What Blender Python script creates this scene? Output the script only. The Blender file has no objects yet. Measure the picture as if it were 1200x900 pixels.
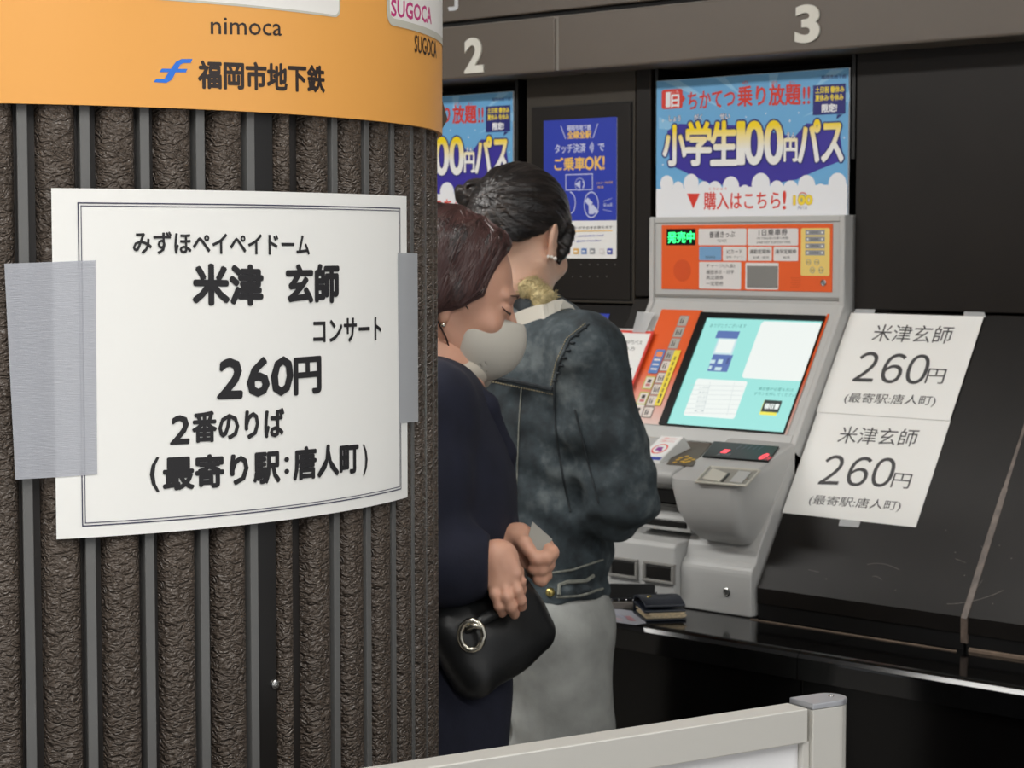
import bpy, bmesh, math, random
import numpy as np
from mathutils import Vector, Matrix, bvhtree
random.seed(4); np.random.seed(4)
PI = math.pi
scene = bpy.context.scene
COL = scene.collection

# ------------------------------------------------------------------ camera
# the facade runs along +X at about y = 3.1..3.4 m; the camera stands at the
# world origin, 1.47 m above the floor, and looks obliquely at it
FPX = 2400.0
PITCH = math.atan(163 / FPX)
ANG = math.atan(2550 / math.hypot(FPX, 163))
HC = 1.47
FH = np.array([-math.cos(ANG), math.sin(ANG), 0.0])
RT = np.array([math.sin(ANG), math.cos(ANG), 0.0])
UPW = np.array([0, 0, 1.0])
FW = FH * math.cos(PITCH) - UPW * math.sin(PITCH)
UC = FH * math.sin(PITCH) + UPW * math.cos(PITCH)
CAM = np.array([0, 0, HC])
cd = bpy.data.cameras.new('camera')
cam = bpy.data.objects.new('camera', cd)
COL.objects.link(cam)
cam.matrix_world = Matrix(((RT[0], UC[0], -FW[0], 0), (RT[1], UC[1], -FW[1], 0), (RT[2], UC[2], -FW[2], HC), (0, 0, 0, 1)))
cd.sensor_width = 36; cd.lens = FPX / 1200 * 36
cd.clip_start = 0.05; cd.clip_end = 60
cd.dof.use_dof = True; cd.dof.focus_distance = 1.85; cd.dof.aperture_fstop = 27
scene.camera = cam

# ------------------------------------------------------------------ world, lamps, exposure
scene.view_settings.view_transform = 'Standard'
scene.view_settings.look = 'None'
scene.view_settings.gamma = 1
scene.view_settings.use_curve_mapping = False
scene.view_settings.exposure = 0.0
w = bpy.data.worlds.new('world'); scene.world = w; w.use_nodes = True
w.node_tree.nodes['Background'].inputs[0].default_value = (0.95, 0.97, 1.0, 1)
w.node_tree.nodes['Background'].inputs[1].default_value = 0.62

def lamp(name, loc, sx, sy, power, color=(1, 0.985, 0.955), rz=0.0):
    ld = bpy.data.lights.new(name, 'AREA'); ld.shape = 'RECTANGLE'; ld.size = sx; ld.size_y = sy
    ld.energy = power; ld.color = color
    o = bpy.data.objects.new(name, ld); COL.objects.link(o); o.location = loc; o.rotation_euler = (0, 0, rz)
    return o
LAMPS = [(-3.0, 1.55, 70, 3.6), (0.1, 0.3, 42, 2.2), (-1.0, -1.6, 34, 2.2), (0.9, 2.3, 22, 2.2), (-3.6, -0.9, 16, 2.2)]
for (lx, ly, pw, ln) in LAMPS:
    lamp('ceiling_light_glow', (lx, ly, 2.64), ln, 0.26, pw)

# ------------------------------------------------------------------ materials
MATS = {}
def mat(name, col, rough=0.5, metal=0.0, spec=0.5, bump=None, vary=None, emit=None, alpha=None, coat=0.0, trans=0.0):
    """bump = (scale, strength, distance[, distortion]); vary = (scale, amount)"""
    if name in MATS: return MATS[name]
    m = bpy.data.materials.new(name); m.use_nodes = True
    nt = m.node_tree; b = nt.nodes['Principled BSDF']
    c = tuple(col) + (1,)
    b.inputs['Base Color'].default_value = c
    b.inputs['Roughness'].default_value = rough
    b.inputs['Metallic'].default_value = metal
    b.inputs['Specular IOR Level'].default_value = spec
    b.inputs['Coat Weight'].default_value = coat
    if trans: b.inputs['Transmission Weight'].default_value = trans
    if alpha is not None: b.inputs['Alpha'].default_value = alpha
    if emit:
        b.inputs['Emission Color'].default_value = tuple(emit[0]) + (1,)
        b.inputs['Emission Strength'].default_value = emit[1]
    tc = None
    if bump or vary:
        tc = nt.nodes.new('ShaderNodeTexCoord')
    if vary:
        n = nt.nodes.new('ShaderNodeTexNoise'); n.inputs['Scale'].default_value = vary[0]; n.inputs['Detail'].default_value = 6
        nt.links.new(tc.outputs['Object'], n.inputs['Vector'])
        mx = nt.nodes.new('ShaderNodeMix'); mx.data_type = 'RGBA'
        a = vary[1]
        mx.inputs[6].default_value = tuple(x * (1 - a) for x in col) + (1,)
        mx.inputs[7].default_value = tuple(min(1, x * (1 + a)) for x in col) + (1,)
        rp = nt.nodes.new('ShaderNodeMapRange'); rp.inputs[1].default_value = 0.3; rp.inputs[2].default_value = 0.7
        nt.links.new(n.outputs['Fac'], rp.inputs[0]); nt.links.new(rp.outputs[0], mx.inputs[0])
        nt.links.new(mx.outputs[2], b.inputs['Base Color'])
    if bump:
        n = nt.nodes.new('ShaderNodeTexNoise'); n.inputs['Scale'].default_value = bump[0]; n.inputs['Detail'].default_value = 3
        if len(bump) > 3: n.inputs['Distortion'].default_value = bump[3]
        mp = nt.nodes.new('ShaderNodeMapping')
        if len(bump) > 4: mp.inputs['Scale'].default_value = bump[4]
        nt.links.new(tc.outputs['Object'], mp.inputs[0]); nt.links.new(mp.outputs[0], n.inputs['Vector'])
        bp = nt.nodes.new('ShaderNodeBump'); bp.inputs['Strength'].default_value = bump[1]; bp.inputs['Distance'].default_value = bump[2]
        nt.links.new(n.outputs['Fac'], bp.inputs['Height']); nt.links.new(bp.outputs[0], b.inputs['Normal'])
    MATS[name] = m
    return m

def S(r, g, b):   # sRGB 0..255 -> linear
    return tuple(((v / 255 + 0.055) / 1.055) ** 2.4 if v > 10 else v / 255 / 12.92 for v in (r, g, b))

def grad_mat(name, c0, c1, z0, z1, rough=0.5):
    """vertical colour gradient between world heights z0 and z1"""
    m = bpy.data.materials.new(name); m.use_nodes = True; nt = m.node_tree; b = nt.nodes['Principled BSDF']
    b.inputs['Roughness'].default_value = rough
    tc = nt.nodes.new('ShaderNodeTexCoord'); sp = nt.nodes.new('ShaderNodeSeparateXYZ'); mr = nt.nodes.new('ShaderNodeMapRange')
    mr.inputs[1].default_value = z0; mr.inputs[2].default_value = z1
    mx = nt.nodes.new('ShaderNodeMix'); mx.data_type = 'RGBA'
    mx.inputs[6].default_value = tuple(c0) + (1,); mx.inputs[7].default_value = tuple(c1) + (1,)
    nt.links.new(tc.outputs['Object'], sp.inputs[0]); nt.links.new(sp.outputs[2], mr.inputs[0])
    nt.links.new(mr.outputs[0], mx.inputs[0]); nt.links.new(mx.outputs[2], b.inputs['Base Color'])
    return m

# ------------------------------------------------------------------ geometry helpers
def empty(name, loc, label=None, cat=None, group=None, kind=None):
    o = bpy.data.objects.new(name, None); COL.objects.link(o); o.location = tuple(loc); o.empty_display_size = 0.05
    tag(o, label, cat, group, kind); return o
def tag(o, label=None, cat=None, group=None, kind=None):
    if label: o['label'] = label
    if cat: o['category'] = cat
    if group: o['group'] = group
    if kind: o['kind'] = kind
    return o
def world_loc(o):
    p = Vector(o.location)
    while o.parent: o = o.parent; p = p + Vector(o.location)
    return p
def obj(name, V, F, mats, parent=None, smooth=False, midx=None, bevel=0, seg=2, ang=35):
    off = world_loc(parent) if parent else Vector((0, 0, 0))
    me = bpy.data.meshes.new(name)
    V = np.asarray(V, float).reshape(-1, 3) - np.array(off)
    me.from_pydata(V.tolist(), [], F)
    if not isinstance(mats, (list, tuple)): mats = [mats]
    for m in mats: me.materials.append(m)
    if midx is not None: me.polygons.foreach_set('material_index', midx)
    if smooth: me.polygons.foreach_set('use_smooth', [True] * len(me.polygons)); me.set_sharp_from_angle(angle=math.radians(55))
    me.update()
    o = bpy.data.objects.new(name, me); COL.objects.link(o)
    if parent: o.parent = parent
    if bevel:
        b = o.modifiers.new('bevel', 'BEVEL'); b.width = bevel; b.segments = seg; b.limit_method = 'ANGLE'; b.angle_limit = math.radians(ang)
    return o
def copy_tree(o, parent=None):
    c = o.copy(); COL.objects.link(c)
    if parent: c.parent = parent
    for ch in [x for x in bpy.data.objects if x.parent == o]: copy_tree(ch, c)
    return c

class MB:
    def __init__(s): s.V = []; s.F = []; s.M = []; s.m = 0
    def add(s, V, F):
        n = len(s.V); s.V += [tuple(map(float, v)) for v in V]; s.F += [[i + n for i in f] for f in F]; s.M += [s.m] * len(F); return s
    def box(s, x0, y0, z0, x1, y1, z1):
        return s.add([(x0,y0,z0),(x1,y0,z0),(x1,y1,z0),(x0,y1,z0),(x0,y0,z1),(x1,y0,z1),(x1,y1,z1),(x0,y1,z1)],
                     [(0,3,2,1),(4,5,6,7),(0,1,5,4),(1,2,6,5),(2,3,7,6),(3,0,4,7)])
    def obox(s, c, ax, ay, az):   # centre and three half vectors
        c, ax, ay, az = [np.array(v, float) for v in (c, ax, ay, az)]
        V = [c - ax - ay - az, c + ax - ay - az, c + ax + ay - az, c - ax + ay - az, c - ax - ay + az, c + ax - ay + az, c + ax + ay + az, c - ax + ay + az]
        return s.add(V, [(0,3,2,1),(4,5,6,7),(0,1,5,4),(1,2,6,5),(2,3,7,6),(3,0,4,7)])
    def prism_x(s, prof, x0, x1):   # profile in (y, z), extruded along x
        n = len(prof)
        V = [(x0, y, z) for y, z in prof] + [(x1, y, z) for y, z in prof]
        F = [[i, (i + 1) % n, n + (i + 1) % n, n + i] for i in range(n)]
        return s.add(V, F + [list(range(n))[::-1], list(range(n, 2 * n))])
    def extr(s, poly, d):   # any planar polygon pushed along d
        n = len(poly); p = np.array(poly, float)
        F = [[i, (i + 1) % n, n + (i + 1) % n, n + i] for i in range(n)]
        return s.add(np.vstack([p, p + np.array(d)]), F + [list(range(n))[::-1], list(range(n, 2 * n))])
    def tube(s, pts, r, n=8, closed=False):
        pts = [np.array(p, float) for p in pts]; k = len(pts)
        rs = r if isinstance(r, (list, tuple, np.ndarray)) else [r] * k
        base = len(s.V); V = []; up = None
        for i in range(k):
            a = pts[i - 1] if (i > 0 or closed) else pts[0]
            b = pts[(i + 1) % k] if (i < k - 1 or closed) else pts[-1]
            t = b - a; t = t / (np.linalg.norm(t) + 1e-9)
            if up is None:
                up = np.array([0, 0, 1.0]) if abs(t[2]) < 0.9 else np.array([1.0, 0, 0])
            u = up - t * (up @ t); u /= np.linalg.norm(u) + 1e-9; up = u; v = np.cross(t, u)
            for j in range(n):
                a_ = 2 * PI * j / n; V.append(pts[i] + rs[i] * (u * math.cos(a_) + v * math.sin(a_)))
        F = []
        for i in range(k if closed else k - 1):
            for j in range(n):
                i2 = (i + 1) % k
                F.append([i * n + j, i * n + (j + 1) % n, i2 * n + (j + 1) % n, i2 * n + j])
        if not closed: F += [list(range(n))[::-1], [(k - 1) * n + j for j in range(n)]]
        return s.add(V, F)
    def loft(s, rings, cap=True):
        n = len(rings[0]); V = np.vstack([np.array(r, float) for r in rings]); F = []
        for i in range(len(rings) - 1):
            for j in range(n):
                F.append([i * n + j, i * n + (j + 1) % n, (i + 1) * n + (j + 1) % n, (i + 1) * n + j])
        if cap: F += [list(range(n))[::-1], [(len(rings) - 1) * n + j for j in range(n)]]
        return s.add(V, F)
    def ball(s, c, r, n=12, m=8):
        c = np.array(c, float); r = np.array(r, float) * np.ones(3); rings = []
        V = [c + r * np.array([0, 0, -1])]
        for i in range(1, m):
            a = -PI / 2 + PI * i / m
            for j in range(n): V.append(c + r * np.array([math.cos(a) * math.cos(2 * PI * j / n), math.cos(a) * math.sin(2 * PI * j / n), math.sin(a)]))
        V.append(c + r * np.array([0, 0, 1])); F = []
        for j in range(n): F.append([0, 1 + (j + 1) % n, 1 + j])
        for i in range(m - 2):
            for j in range(n): F.append([1 + i * n + j, 1 + i * n + (j + 1) % n, 1 + (i + 1) * n + (j + 1) % n, 1 + (i + 1) * n + j])
        b = 1 + (m - 2) * n
        for j in range(n): F.append([b + j, b + (j + 1) % n, len(V) - 1])
        return s.add(V, F)
    def build(s, name, mats, parent=None, **k):
        return obj(name, s.V, s.F, mats, parent, midx=s.M, **k)

def ray(x, y): return FW + RT * (x - 600) / FPX + UC * (450 - y) / FPX
def at(x, y, s): return CAM + ray(x, y) * s            # point at viewing depth s
def atY(x, y, Y): r = ray(x, y); return CAM + r * Y / r[1]
def atz(x, y, z): r = ray(x, y); return CAM + r * (z - HC) / r[2]
def scr(p): d = np.array(p) - CAM; k = d @ FW; return 600 + FPX * (d @ RT) / k, 450 - FPX * (d @ UC) / k, k

class Plane:
    def __init__(s, O, U, V):
        s.O = np.array(O, float); s.U = np.array(U, float) / np.linalg.norm(U); s.Vv = np.array(V, float) / np.linalg.norm(V)
        s.N = np.cross(s.U, s.Vv); s.cut = None
    def px(s, x, y):
        r = ray(x, y); p = CAM + r * ((s.O - CAM) @ s.N) / (r @ s.N) - s.O
        return p @ s.U, p @ s.Vv
    def p3(s, u, v, off=0): return s.O + s.U * u + s.Vv * v + s.N * off

AX_A = math.radians(-14.5); AX_D = 2.2638; R_OUT = 0.4912
AXW = AX_D * (math.sin(AX_A) * RT + math.cos(AX_A) * FH)      # column axis (world)
TV = -(math.sin(AX_A) * RT + math.cos(AX_A) * FH)             # towards the camera
PRW = math.cos(AX_A) * RT - math.sin(AX_A) * FH
def cyl(th, r, z): return np.array([AXW[0], AXW[1], 0]) + r * (TV * math.cos(th) + PRW * math.sin(th)) + UPW * z
class Cyl:
    def __init__(s, R): s.R = R; s.cut = 0.008
    def px(s, x, y):
        r = ray(x, y); d = r[:2]; o = CAM[:2] - AXW[:2]
        a = d @ d; b = 2 * o @ d; c = o @ o - s.R ** 2; q = b * b - 4 * a * c
        t = (-b - math.sqrt(max(q, 0))) / (2 * a); p = CAM + r * t; e = p - np.array([AXW[0], AXW[1], 0])
        return math.atan2(e @ PRW, e @ TV) * s.R, p[2]
    def p3(s, u, v, off=0): return cyl(u / s.R, s.R + off, v)

_tc = {}
def text_geo(t, bold, res=2):
    k = (t, bold, res)
    if k in _tc: return _tc[k]
    c = bpy.data.curves.new('t', 'FONT'); c.body = t; c.size = 1; c.offset = bold; c.resolution_u = res; c.fill_mode = 'FRONT'
    o = bpy.data.objects.new('t', c); COL.objects.link(o); bpy.context.view_layer.update()
    me = bpy.data.meshes.new_from_object(o)
    V = np.array([v.co[:2] for v in me.vertices]).reshape(-1, 2); F = [list(p.vertices) for p in me.polygons]
    bpy.data.objects.remove(o); bpy.data.curves.remove(c); bpy.data.meshes.remove(me)
    # box of the unbolded outline
    if bold and (t, 0, res) not in _tc: text_geo(t, 0, res)
    if bold: lo, hi = _tc[(t, 0, res)][2:]
    else: lo, hi = V.min(0), V.max(0)
    _tc[k] = (V, F, lo, hi); return _tc[k]

class Print:
    """flat print on a surface: every piece keeps its own layer a few hundredths of a mm above the last"""
    def __init__(s, pl, off=0.0003, step=0.00003): s.pl = pl; s.b = MB(); s.mats = []; s.off = off; s.step = .00003
    def _m(s, m):
        if m not in s.mats: s.mats.append(m)
        s.b.m = s.mats.index(m); s.off += s.step
    def uv(s, P, F, m):
        s._m(m)
        P, F = s.slice(P, F)
        s.b.add([s.pl.p3(p[0], p[1], s.off) for p in P], F)
        return s
    def slice(s, P, F):
        """on a curved sheet, cut the print into narrow upright bands so that it bends with the sheet"""
        if not s.pl.cut or not len(P): return P, F
        bm = bmesh.new(); vs = [bm.verts.new((p[0], p[1], 0)) for p in P]
        for f in F:
            try: bm.faces.new([vs[i] for i in f])
            except ValueError: pass
        u0 = min(p[0] for p in P); u1 = max(p[0] for p in P); u = math.ceil(u0 / s.pl.cut) * s.pl.cut
        while u < u1:
            bmesh.ops.bisect_plane(bm, geom=bm.verts[:] + bm.edges[:] + bm.faces[:], plane_co=(u, 0, 0), plane_no=(1, 0, 0)); u += s.pl.cut
        bm.verts.index_update(); P = [(v.co.x, v.co.y) for v in bm.verts]; F = [[v.index for v in f.verts] for f in bm.faces]; bm.free()
        return P, F
    def poly(s, pts, m): P = [s.pl.px(*p) for p in pts]; return s.uv(P, [list(range(len(P)))], m)
    def rect(s, x0, y0, x1, y1, m, r=0.0, n=5):
        """rectangle from its lower-left and upper-right corners in the photograph"""
        a = s.pl.px(x0, y0); b = s.pl.px(x1, y1); return s.rectuv(a[0], a[1], b[0], b[1], m, r, n)
    def rectuv(s, a0, a1, b0, b1, m, r=0.0, n=5):
        s.uv(rrect(a0, a1, b0, b1, r, n), [list(range(4 * (n + 1) if r else 4))], m); return s
    def disc(s, x, y, r, m, n=24, sy=1.0):
        c = s.pl.px(x, y); P = [(c[0] + r * math.cos(2 * PI * i / n), c[1] + sy * r * math.sin(2 * PI * i / n)) for i in range(n)]
        return s.uv(P, [list(range(n))], m)
    def ring(s, x, y, r, w_, m, n=28, sy=1.0, a0=0, a1=2 * PI):
        c = s.pl.px(x, y); P = []; F = []
        for i in range(n + 1):
            a = a0 + (a1 - a0) * i / n
            P += [(c[0] + (r - w_) * math.cos(a), c[1] + sy * (r - w_) * math.sin(a)), (c[0] + r * math.cos(a), c[1] + sy * r * math.sin(a))]
            if i: F.append([2 * i - 2, 2 * i - 1, 2 * i + 1, 2 * i])
        return s.uv(P, F, m)
    def line(s, x0, y0, x1, y1, w_, m):
        a = np.array(s.pl.px(x0, y0)); b = np.array(s.pl.px(x1, y1)); d = b - a; d /= np.linalg.norm(d); q = np.array([-d[1], d[0]]) * w_ / 2
        return s.uv([a - q, b - q, b + q, a + q], [[0, 1, 2, 3]], m)
    def text(s, t, x0, y0, x1, y1, h, m, bold=0.0, halo=None, hb=0.05, shear=0.0, res=2):
        """t fills the box whose lower left is (x0, y0), lower right (x1, y1), h px high"""
        a = s.pl.px(x0, y0); b = s.pl.px(x1, y1); c = s.pl.px(x0, y0 - h); d = s.pl.px(x1, y1 - h)
        hh = ((c[1] - a[1]) + (d[1] - b[1])) / 2
        V, F, lo, hi = text_geo(t, 0, res)
        k = (V - lo) / (hi - lo); nl = t.count('\n') + 1
        P = [(a[0] + q[0] * (b[0] - a[0]) + shear * (q[1] - .5) * hh, a[1] + q[0] * (b[1] - a[1]) + q[1] * hh) for q in k]
        em = hh / nl
        def put(bd, mm, lv):
            P0, F0 = s.slice(P, F); s._m(mm); s.off -= s.step
            n = 12 if bd > .05 else 8
            sh = [(0, 0)] + ([(bd * em * math.cos(2 * PI * i / n), bd * em * math.sin(2 * PI * i / n)) for i in range(n)] if bd else [])
            for q, (dx, dy) in enumerate(sh):   # strokes thickened by shifted copies, each a hair above the last
                s.b.add([s.pl.p3(p[0] + dx, p[1] + dy, s.off + lv + q * .000004) for p in P0], F0)
        if halo: put(hb, halo, .00002)
        put(bold, m, .00009 if halo else .00002); return s
    def build(s, name, parent): 
        o = s.b.build(name, s.mats, parent); return o

def rrect(x0, y0, x1, y1, r, n=5):
    if not r: return [(x0, y0), (x1, y0), (x1, y1), (x0, y1)]
    P = []
    for cx, cy, a in ((x1 - r, y0 + r, -90), (x1 - r, y1 - r, 0), (x0 + r, y1 - r, 90), (x0 + r, y0 + r, 180)):
        for i in range(n + 1):
            t = math.radians(a + 90 * i / n); P.append((cx + r * math.cos(t), cy + r * math.sin(t)))
    return P

# common materials
M_dark = mat('dark_panel', S(28, 24, 21), 0.42, 0.0, 0.3, vary=(9, 0.12), bump=(500, 0.05, 0.0005))
M_bay = mat('bay_panel', S(62, 57, 50), 0.42, 0, 0.3, vary=(7, .08))
M_dark2 = mat('dark_panel_lower', S(20, 17, 15), 0.45, 0.0, 0.25, vary=(14, 0.18), bump=(400, 0.05, 0.0005))
M_header = mat('header_band', S(98, 89, 80), 0.4, vary=(5, 0.05), bump=(900, 0.06, 0.0004))
M_black = mat('black', S(14, 13, 13), 0.4)
M_void = mat('dark_recess', S(6, 6, 6), 0.8)
M_granite = mat('black_granite', S(9, 9, 9), 0.1, vary=(60, 0.3), bump=(6, 0.02, 0.002))
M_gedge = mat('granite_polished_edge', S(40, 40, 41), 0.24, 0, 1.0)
M_granf = mat('black_granite_front', S(7, 6, 6), 0.16, 0, .25)
M_seal = mat('sealant', S(120, 104, 90), 0.6, vary=(40, 0.25))
M_trim = mat('seam_strip', S(98, 86, 78), 0.4, vary=(60, 0.35))
M_edge = mat('panel_edge', S(130, 125, 118), 0.35)
M_white = mat('white_print', S(238, 238, 236), 0.6)
M_paper = mat('paper', S(243, 243, 240), 0.75, bump=(12, 0.06, 0.004), vary=(3, 0.012))
M_ink = mat('ink', S(34, 33, 36), 0.6)
M_ink2 = mat('thin_ink', S(62, 61, 62), 0.6)
M_frameink = mat('frame_ink', S(52, 50, 78), 0.6)
M_floor = mat('floor_tile', S(150, 146, 140), 0.35, vary=(4, 0.1))
M_ceil = mat('ceiling_paint', S(205, 205, 200), 0.8)
M_clear = mat('clear_tape', S(225, 227, 228), 0.18, alpha=0.42)

# ------------------------------------------------------------------ the room
MB().box(-7.5, -4.5, -0.05, 3.5, 4.6, 0).build('floor', M_floor, None)['kind'] = 'structure'
MB().box(-7.5, -4.5, 2.7, 3.5, 4.6, 2.78).build('ceiling', M_ceil, None)['kind'] = 'structure'
MB().box(-7.6, -4.5, 0, -7.5, 4.6, 2.7).build('wall_left', mat('wall_tile_beige', S(176, 170, 160), .45, vary=(2, .05)), None)['kind'] = 'structure'
M_tube = mat('lit_tube', S(255, 252, 244), 0.5, emit=((1, 0.97, 0.92), 6))
M_fix = mat('fixture_white', S(235, 235, 232), 0.5)
places = ['over the ticket machines', 'nearest the camera', 'behind the camera to the right', 'at the right end of the counter', 'far back on the left']
for i, (lx, ly, pw, ln) in enumerate(LAMPS):
    ln = ln / 2
    r = empty('ceiling_light', (lx, ly, 2.66), 'long white fluorescent ceiling light ' + places[i], 'ceiling light', 'fluorescent ceiling lights')
    MB().box(lx - ln - .02, ly - .15, 2.665, lx + ln + .02, ly + .15, 2.7).build('housing', M_fix, r, bevel=.004)
    for q in (-.07, .07):
        MB().tube([(lx - ln + .02, ly + q, 2.652), (lx + ln - .02, ly + q, 2.652)], .0125, 10).build('tube', M_tube, r, smooth=True)

# facade: vertical upper panels at y 3.40, sloped panels down to y 3.09, a kick and the ledge
YU, YB, ZU, ZB, ZK = 3.40, 3.088, 1.339, 0.828, 0.77
wall = empty('wall_back', (-2.5, 3.6, 0), kind='structure')
XS = [-1.837 + .448 * i for i in range(-1, 8)]
G = .0025
for a, b in [(-2.283, -1.837), (-1.837, -1.39), (-1.39, -.94), (-.94, -.5), (-.5, .1), (.1, .8)]:
    MB().box(a + G, YU, ZU + .004, b - G, YU + .04, 1.90).build('upper_panel', M_dark, wall, bevel=.002)
    MB().prism_x([(YU, ZU), (YB, ZB), (YB, ZB - .03), (YU + .04, ZB), (YU + .04, ZU)], a + G, b - G).build('slope_panel', M_dark2, wall, bevel=.0015)
    MB().box(a + G, YB + .003, ZK, b - G, YB + .03, ZB - .004).build('kick_panel', M_black, wall)
# service bay between the machines and bays further left
def bay(a, b):
    MB().box(a + G, YU, ZU + .004, b - G, YU + .04, 1.90).build('upper_panel', M_bay, wall, bevel=.002)
    MB().prism_x([(YU, ZU), (YB, ZB), (YB, ZB - .03), (YU + .04, ZB), (YU + .04, ZU)], a + G, b - G).build('slope_panel', M_dark2, wall, bevel=.0015)
    MB().box(a + G, YB + .003, ZK, b - G, YB + .03, ZB - .004).build('kick_panel', M_black, wall)
bay(-3.165, -2.842); bay(-4.071, -3.748); bay(-4.9, -4.071); bay(-6.0, -4.9); bay(-7.49, -6.0)
for a in (-2.840, -3.746):    # narrow posts beside the machines
    MB().box(a, YU - .004, ZU + .02, a + .042, YU + .04, 1.90).build('post_panel', M_dark, wall, bevel=.003)
    MB().prism_x([(YU - .004, ZU + .016), (YB - .003, ZB), (YB, ZK), (YU + .04, ZK), (YU + .04, ZU + .016)], a, a + .042).build('slope_post', M_dark, wall, bevel=.002)
MB().box(-7.49, YU + .16, .775, .9, YU + .3, 2.7).build('backing', M_void, wall)
for x in (-2.785, -2.287, -3.691, -3.193):   # dark jambs at the sides of the machine bays
    MB().box(x - .004, YU + .0, ZU + .3, x + .004, YU + .16, 1.9).build('jamb', M_black, wall)
# header band: proud of the upper panels, cut in lengths
YH, ZH0, ZH1 = 3.30, 1.843, 1.962
xj = atY(652, 60, YH)[0]
for a, b in [(xj, 0.8), (xj - 1.4, xj), (-7.49, xj - 1.4)]:
    MB().box(a + .004, YH, ZH0, b - .004, YU + .16, ZH1).build('header_panel', M_header, wall, bevel=.005, seg=3)
for a in (xj, xj - 1.4):
    MB().box(a - .005, YH + .004, ZH0 + .002, a + .005, YH + .02, ZH1 - .002).build('joint_strip', M_edge, wall)
MB().box(-7.49, YH + .02, ZH1, .9, YU + .16, ZH1 + .012).build('shadow_gap', M_void, wall)
MB().box(-7.49, YH + .008, ZH1 + .012, .8, YU + .16, 2.7).build('fascia_panel', M_header, wall, bevel=.003)
MB().box(-7.49, YH + .001, ZH1 - .006, .8, YH + .0025, ZH1 - .001).build('lit_edge_line', M_edge, wall)  # paler strip paints in the light caught along the band's top edge
# seam strips and sealant on the slope
sl = np.array([0, YU - YB, ZU - ZB]); sl = sl / np.linalg.norm(sl); sn = np.array([0, -sl[2], sl[1]])
PS = Plane((0, YU, ZU), (1, 0, 0), sl)
for x in (-1.837, -1.39, -.94):
    MB().prism_x([(YU, ZU - .004), (YB - .003, ZB - .002), (YB - .002, ZK + .012), (YB + .01, ZK + .012), (YB + .01, ZB), (YU + .01, ZU - .004)], x - .0065, x + .0065).build('seam_strip', M_trim, wall, bevel=.001)
MB().tube([(-1.825, YB - .002, ZK + .002), (.8, YB - .002, ZK + .002)], .0045, 6).build('sealant_bead', M_seal, wall)
MB().tube([(-2.28, YB - .02, ZK + .0005), (-1.84, YB - .02, ZK + .0005)], .0016, 6).build('sealant_bead', M_seal, wall)
# numbers above the machines
M_num = mat('number_plate_white', S(222, 220, 210), 0.45)
PH = Plane((0, YH, 0), (1, 0, 0), (0, 0, 1))
for t, x0, x1, y0, y1, ww in (('2', 545.5, 567.5, 86.5, 43, 0), ('3', 932.5, 962, 51.5, 4, 0)):
    a = PH.px(x0, y0); b = PH.px(x1, y1); V, F, lo, hi = text_geo(t, .035, 6); k = (V - V.min(0)) / (V.max(0) - V.min(0))
    P = [(a[0] + q[0] * (b[0] - a[0]), a[1] + q[1] * (b[1] - a[1])) for q in k]
    n = len(P); VV = [PH.p3(u, v, .004) for u, v in P] + [PH.p3(u, v, 0) for u, v in P]
    E = {}
    for f in F:
        for i in range(len(f)):
            e = (f[i], f[(i + 1) % len(f)]); E[e] = 1
    side = [[i, j, j + n, i + n][::-1] for (i, j) in E if (j, i) not in E]
    o = obj('number_sign', VV, F + side, M_num, None)
    tag(o, {'2': 'raised off-white numeral two on the dark header band, left of the other', '3': 'raised off-white numeral three on the dark header band above the right ticket machine'}[t], 'number sign')
# fragment of lettering at the top of the fascia
pr = Print(Plane((0, YH + .008, 0), (1, 0, 0), (0, 0, 1)), .0006)
M_let = mat('fascia_white', S(205, 208, 212), 0.5)
pr.text('行', 504, 14.5, 543, 11, 42, M_let, .02).build('lettering', wall)

# ledge
cnt = empty('counter', (-2.2, 3.0, 0), 'black polished stone ledge running below the ticket machines', 'counter')
NX = [-7.49, -6.0, -4.41, -3.22, -2.043, -.85, .8]
for a, b in zip(NX[:-1], NX[1:]):
    prof = [(YB + .06, .735), (YB + .06, .77)] + [(2.8975, .77), (2.893, .7685), (2.8895, .765), (2.8845, .758), (2.884, .754)] + \
           [(2.872 + .012, .72), (2.90, .715)]
    MB().prism_x(prof, a + .0008, b - .0008).build('ledge_slab', M_granite, cnt, smooth=False)
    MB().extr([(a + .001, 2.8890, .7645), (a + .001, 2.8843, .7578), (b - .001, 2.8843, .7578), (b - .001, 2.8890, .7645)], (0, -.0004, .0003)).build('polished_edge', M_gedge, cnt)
    MB().box(a + .001, 2.897, .005, b - .001, 2.93, .735).build('front_slab', M_granf, cnt, bevel=.002)
MB().box(-7.49, 2.93, 0, .8, YU + .155, .733).build('core', M_void, cnt)

# ------------------------------------------------------------------ the column
M_rib = mat('textured_rib', S(84, 74, 66), 0.36, vary=(30, 0.15))
nt = M_rib.node_tree; b = nt.nodes['Principled BSDF']
tc = nt.nodes.new('ShaderNodeTexCoord')
mp = nt.nodes.new('ShaderNodeMapping'); mp.inputs['Scale'].default_value = (1.0, 1.0, 1.7); nt.links.new(tc.outputs['Object'], mp.inputs[0])
n1 = nt.nodes.new('ShaderNodeTexNoise'); n1.inputs['Scale'].default_value = 110; n1.inputs['Detail'].default_value = 1.2; n1.inputs['Distortion'].default_value = 1.6
nt.links.new(mp.outputs[0], n1.inputs['Vector'])
bp = nt.nodes.new('ShaderNodeBump'); bp.inputs['Strength'].default_value = 1.0; bp.inputs['Distance'].default_value = 0.0075
nt.links.new(n1.outputs['Fac'], bp.inputs['Height']); nt.links.new(bp.outputs[0], b.inputs['Normal'])
M_strip = mat('smooth_strip', S(104, 104, 103), 0.42, bump=(300, 0.15, 0.001))
M_core = mat('column_core', S(34, 30, 28), 0.5)
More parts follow.
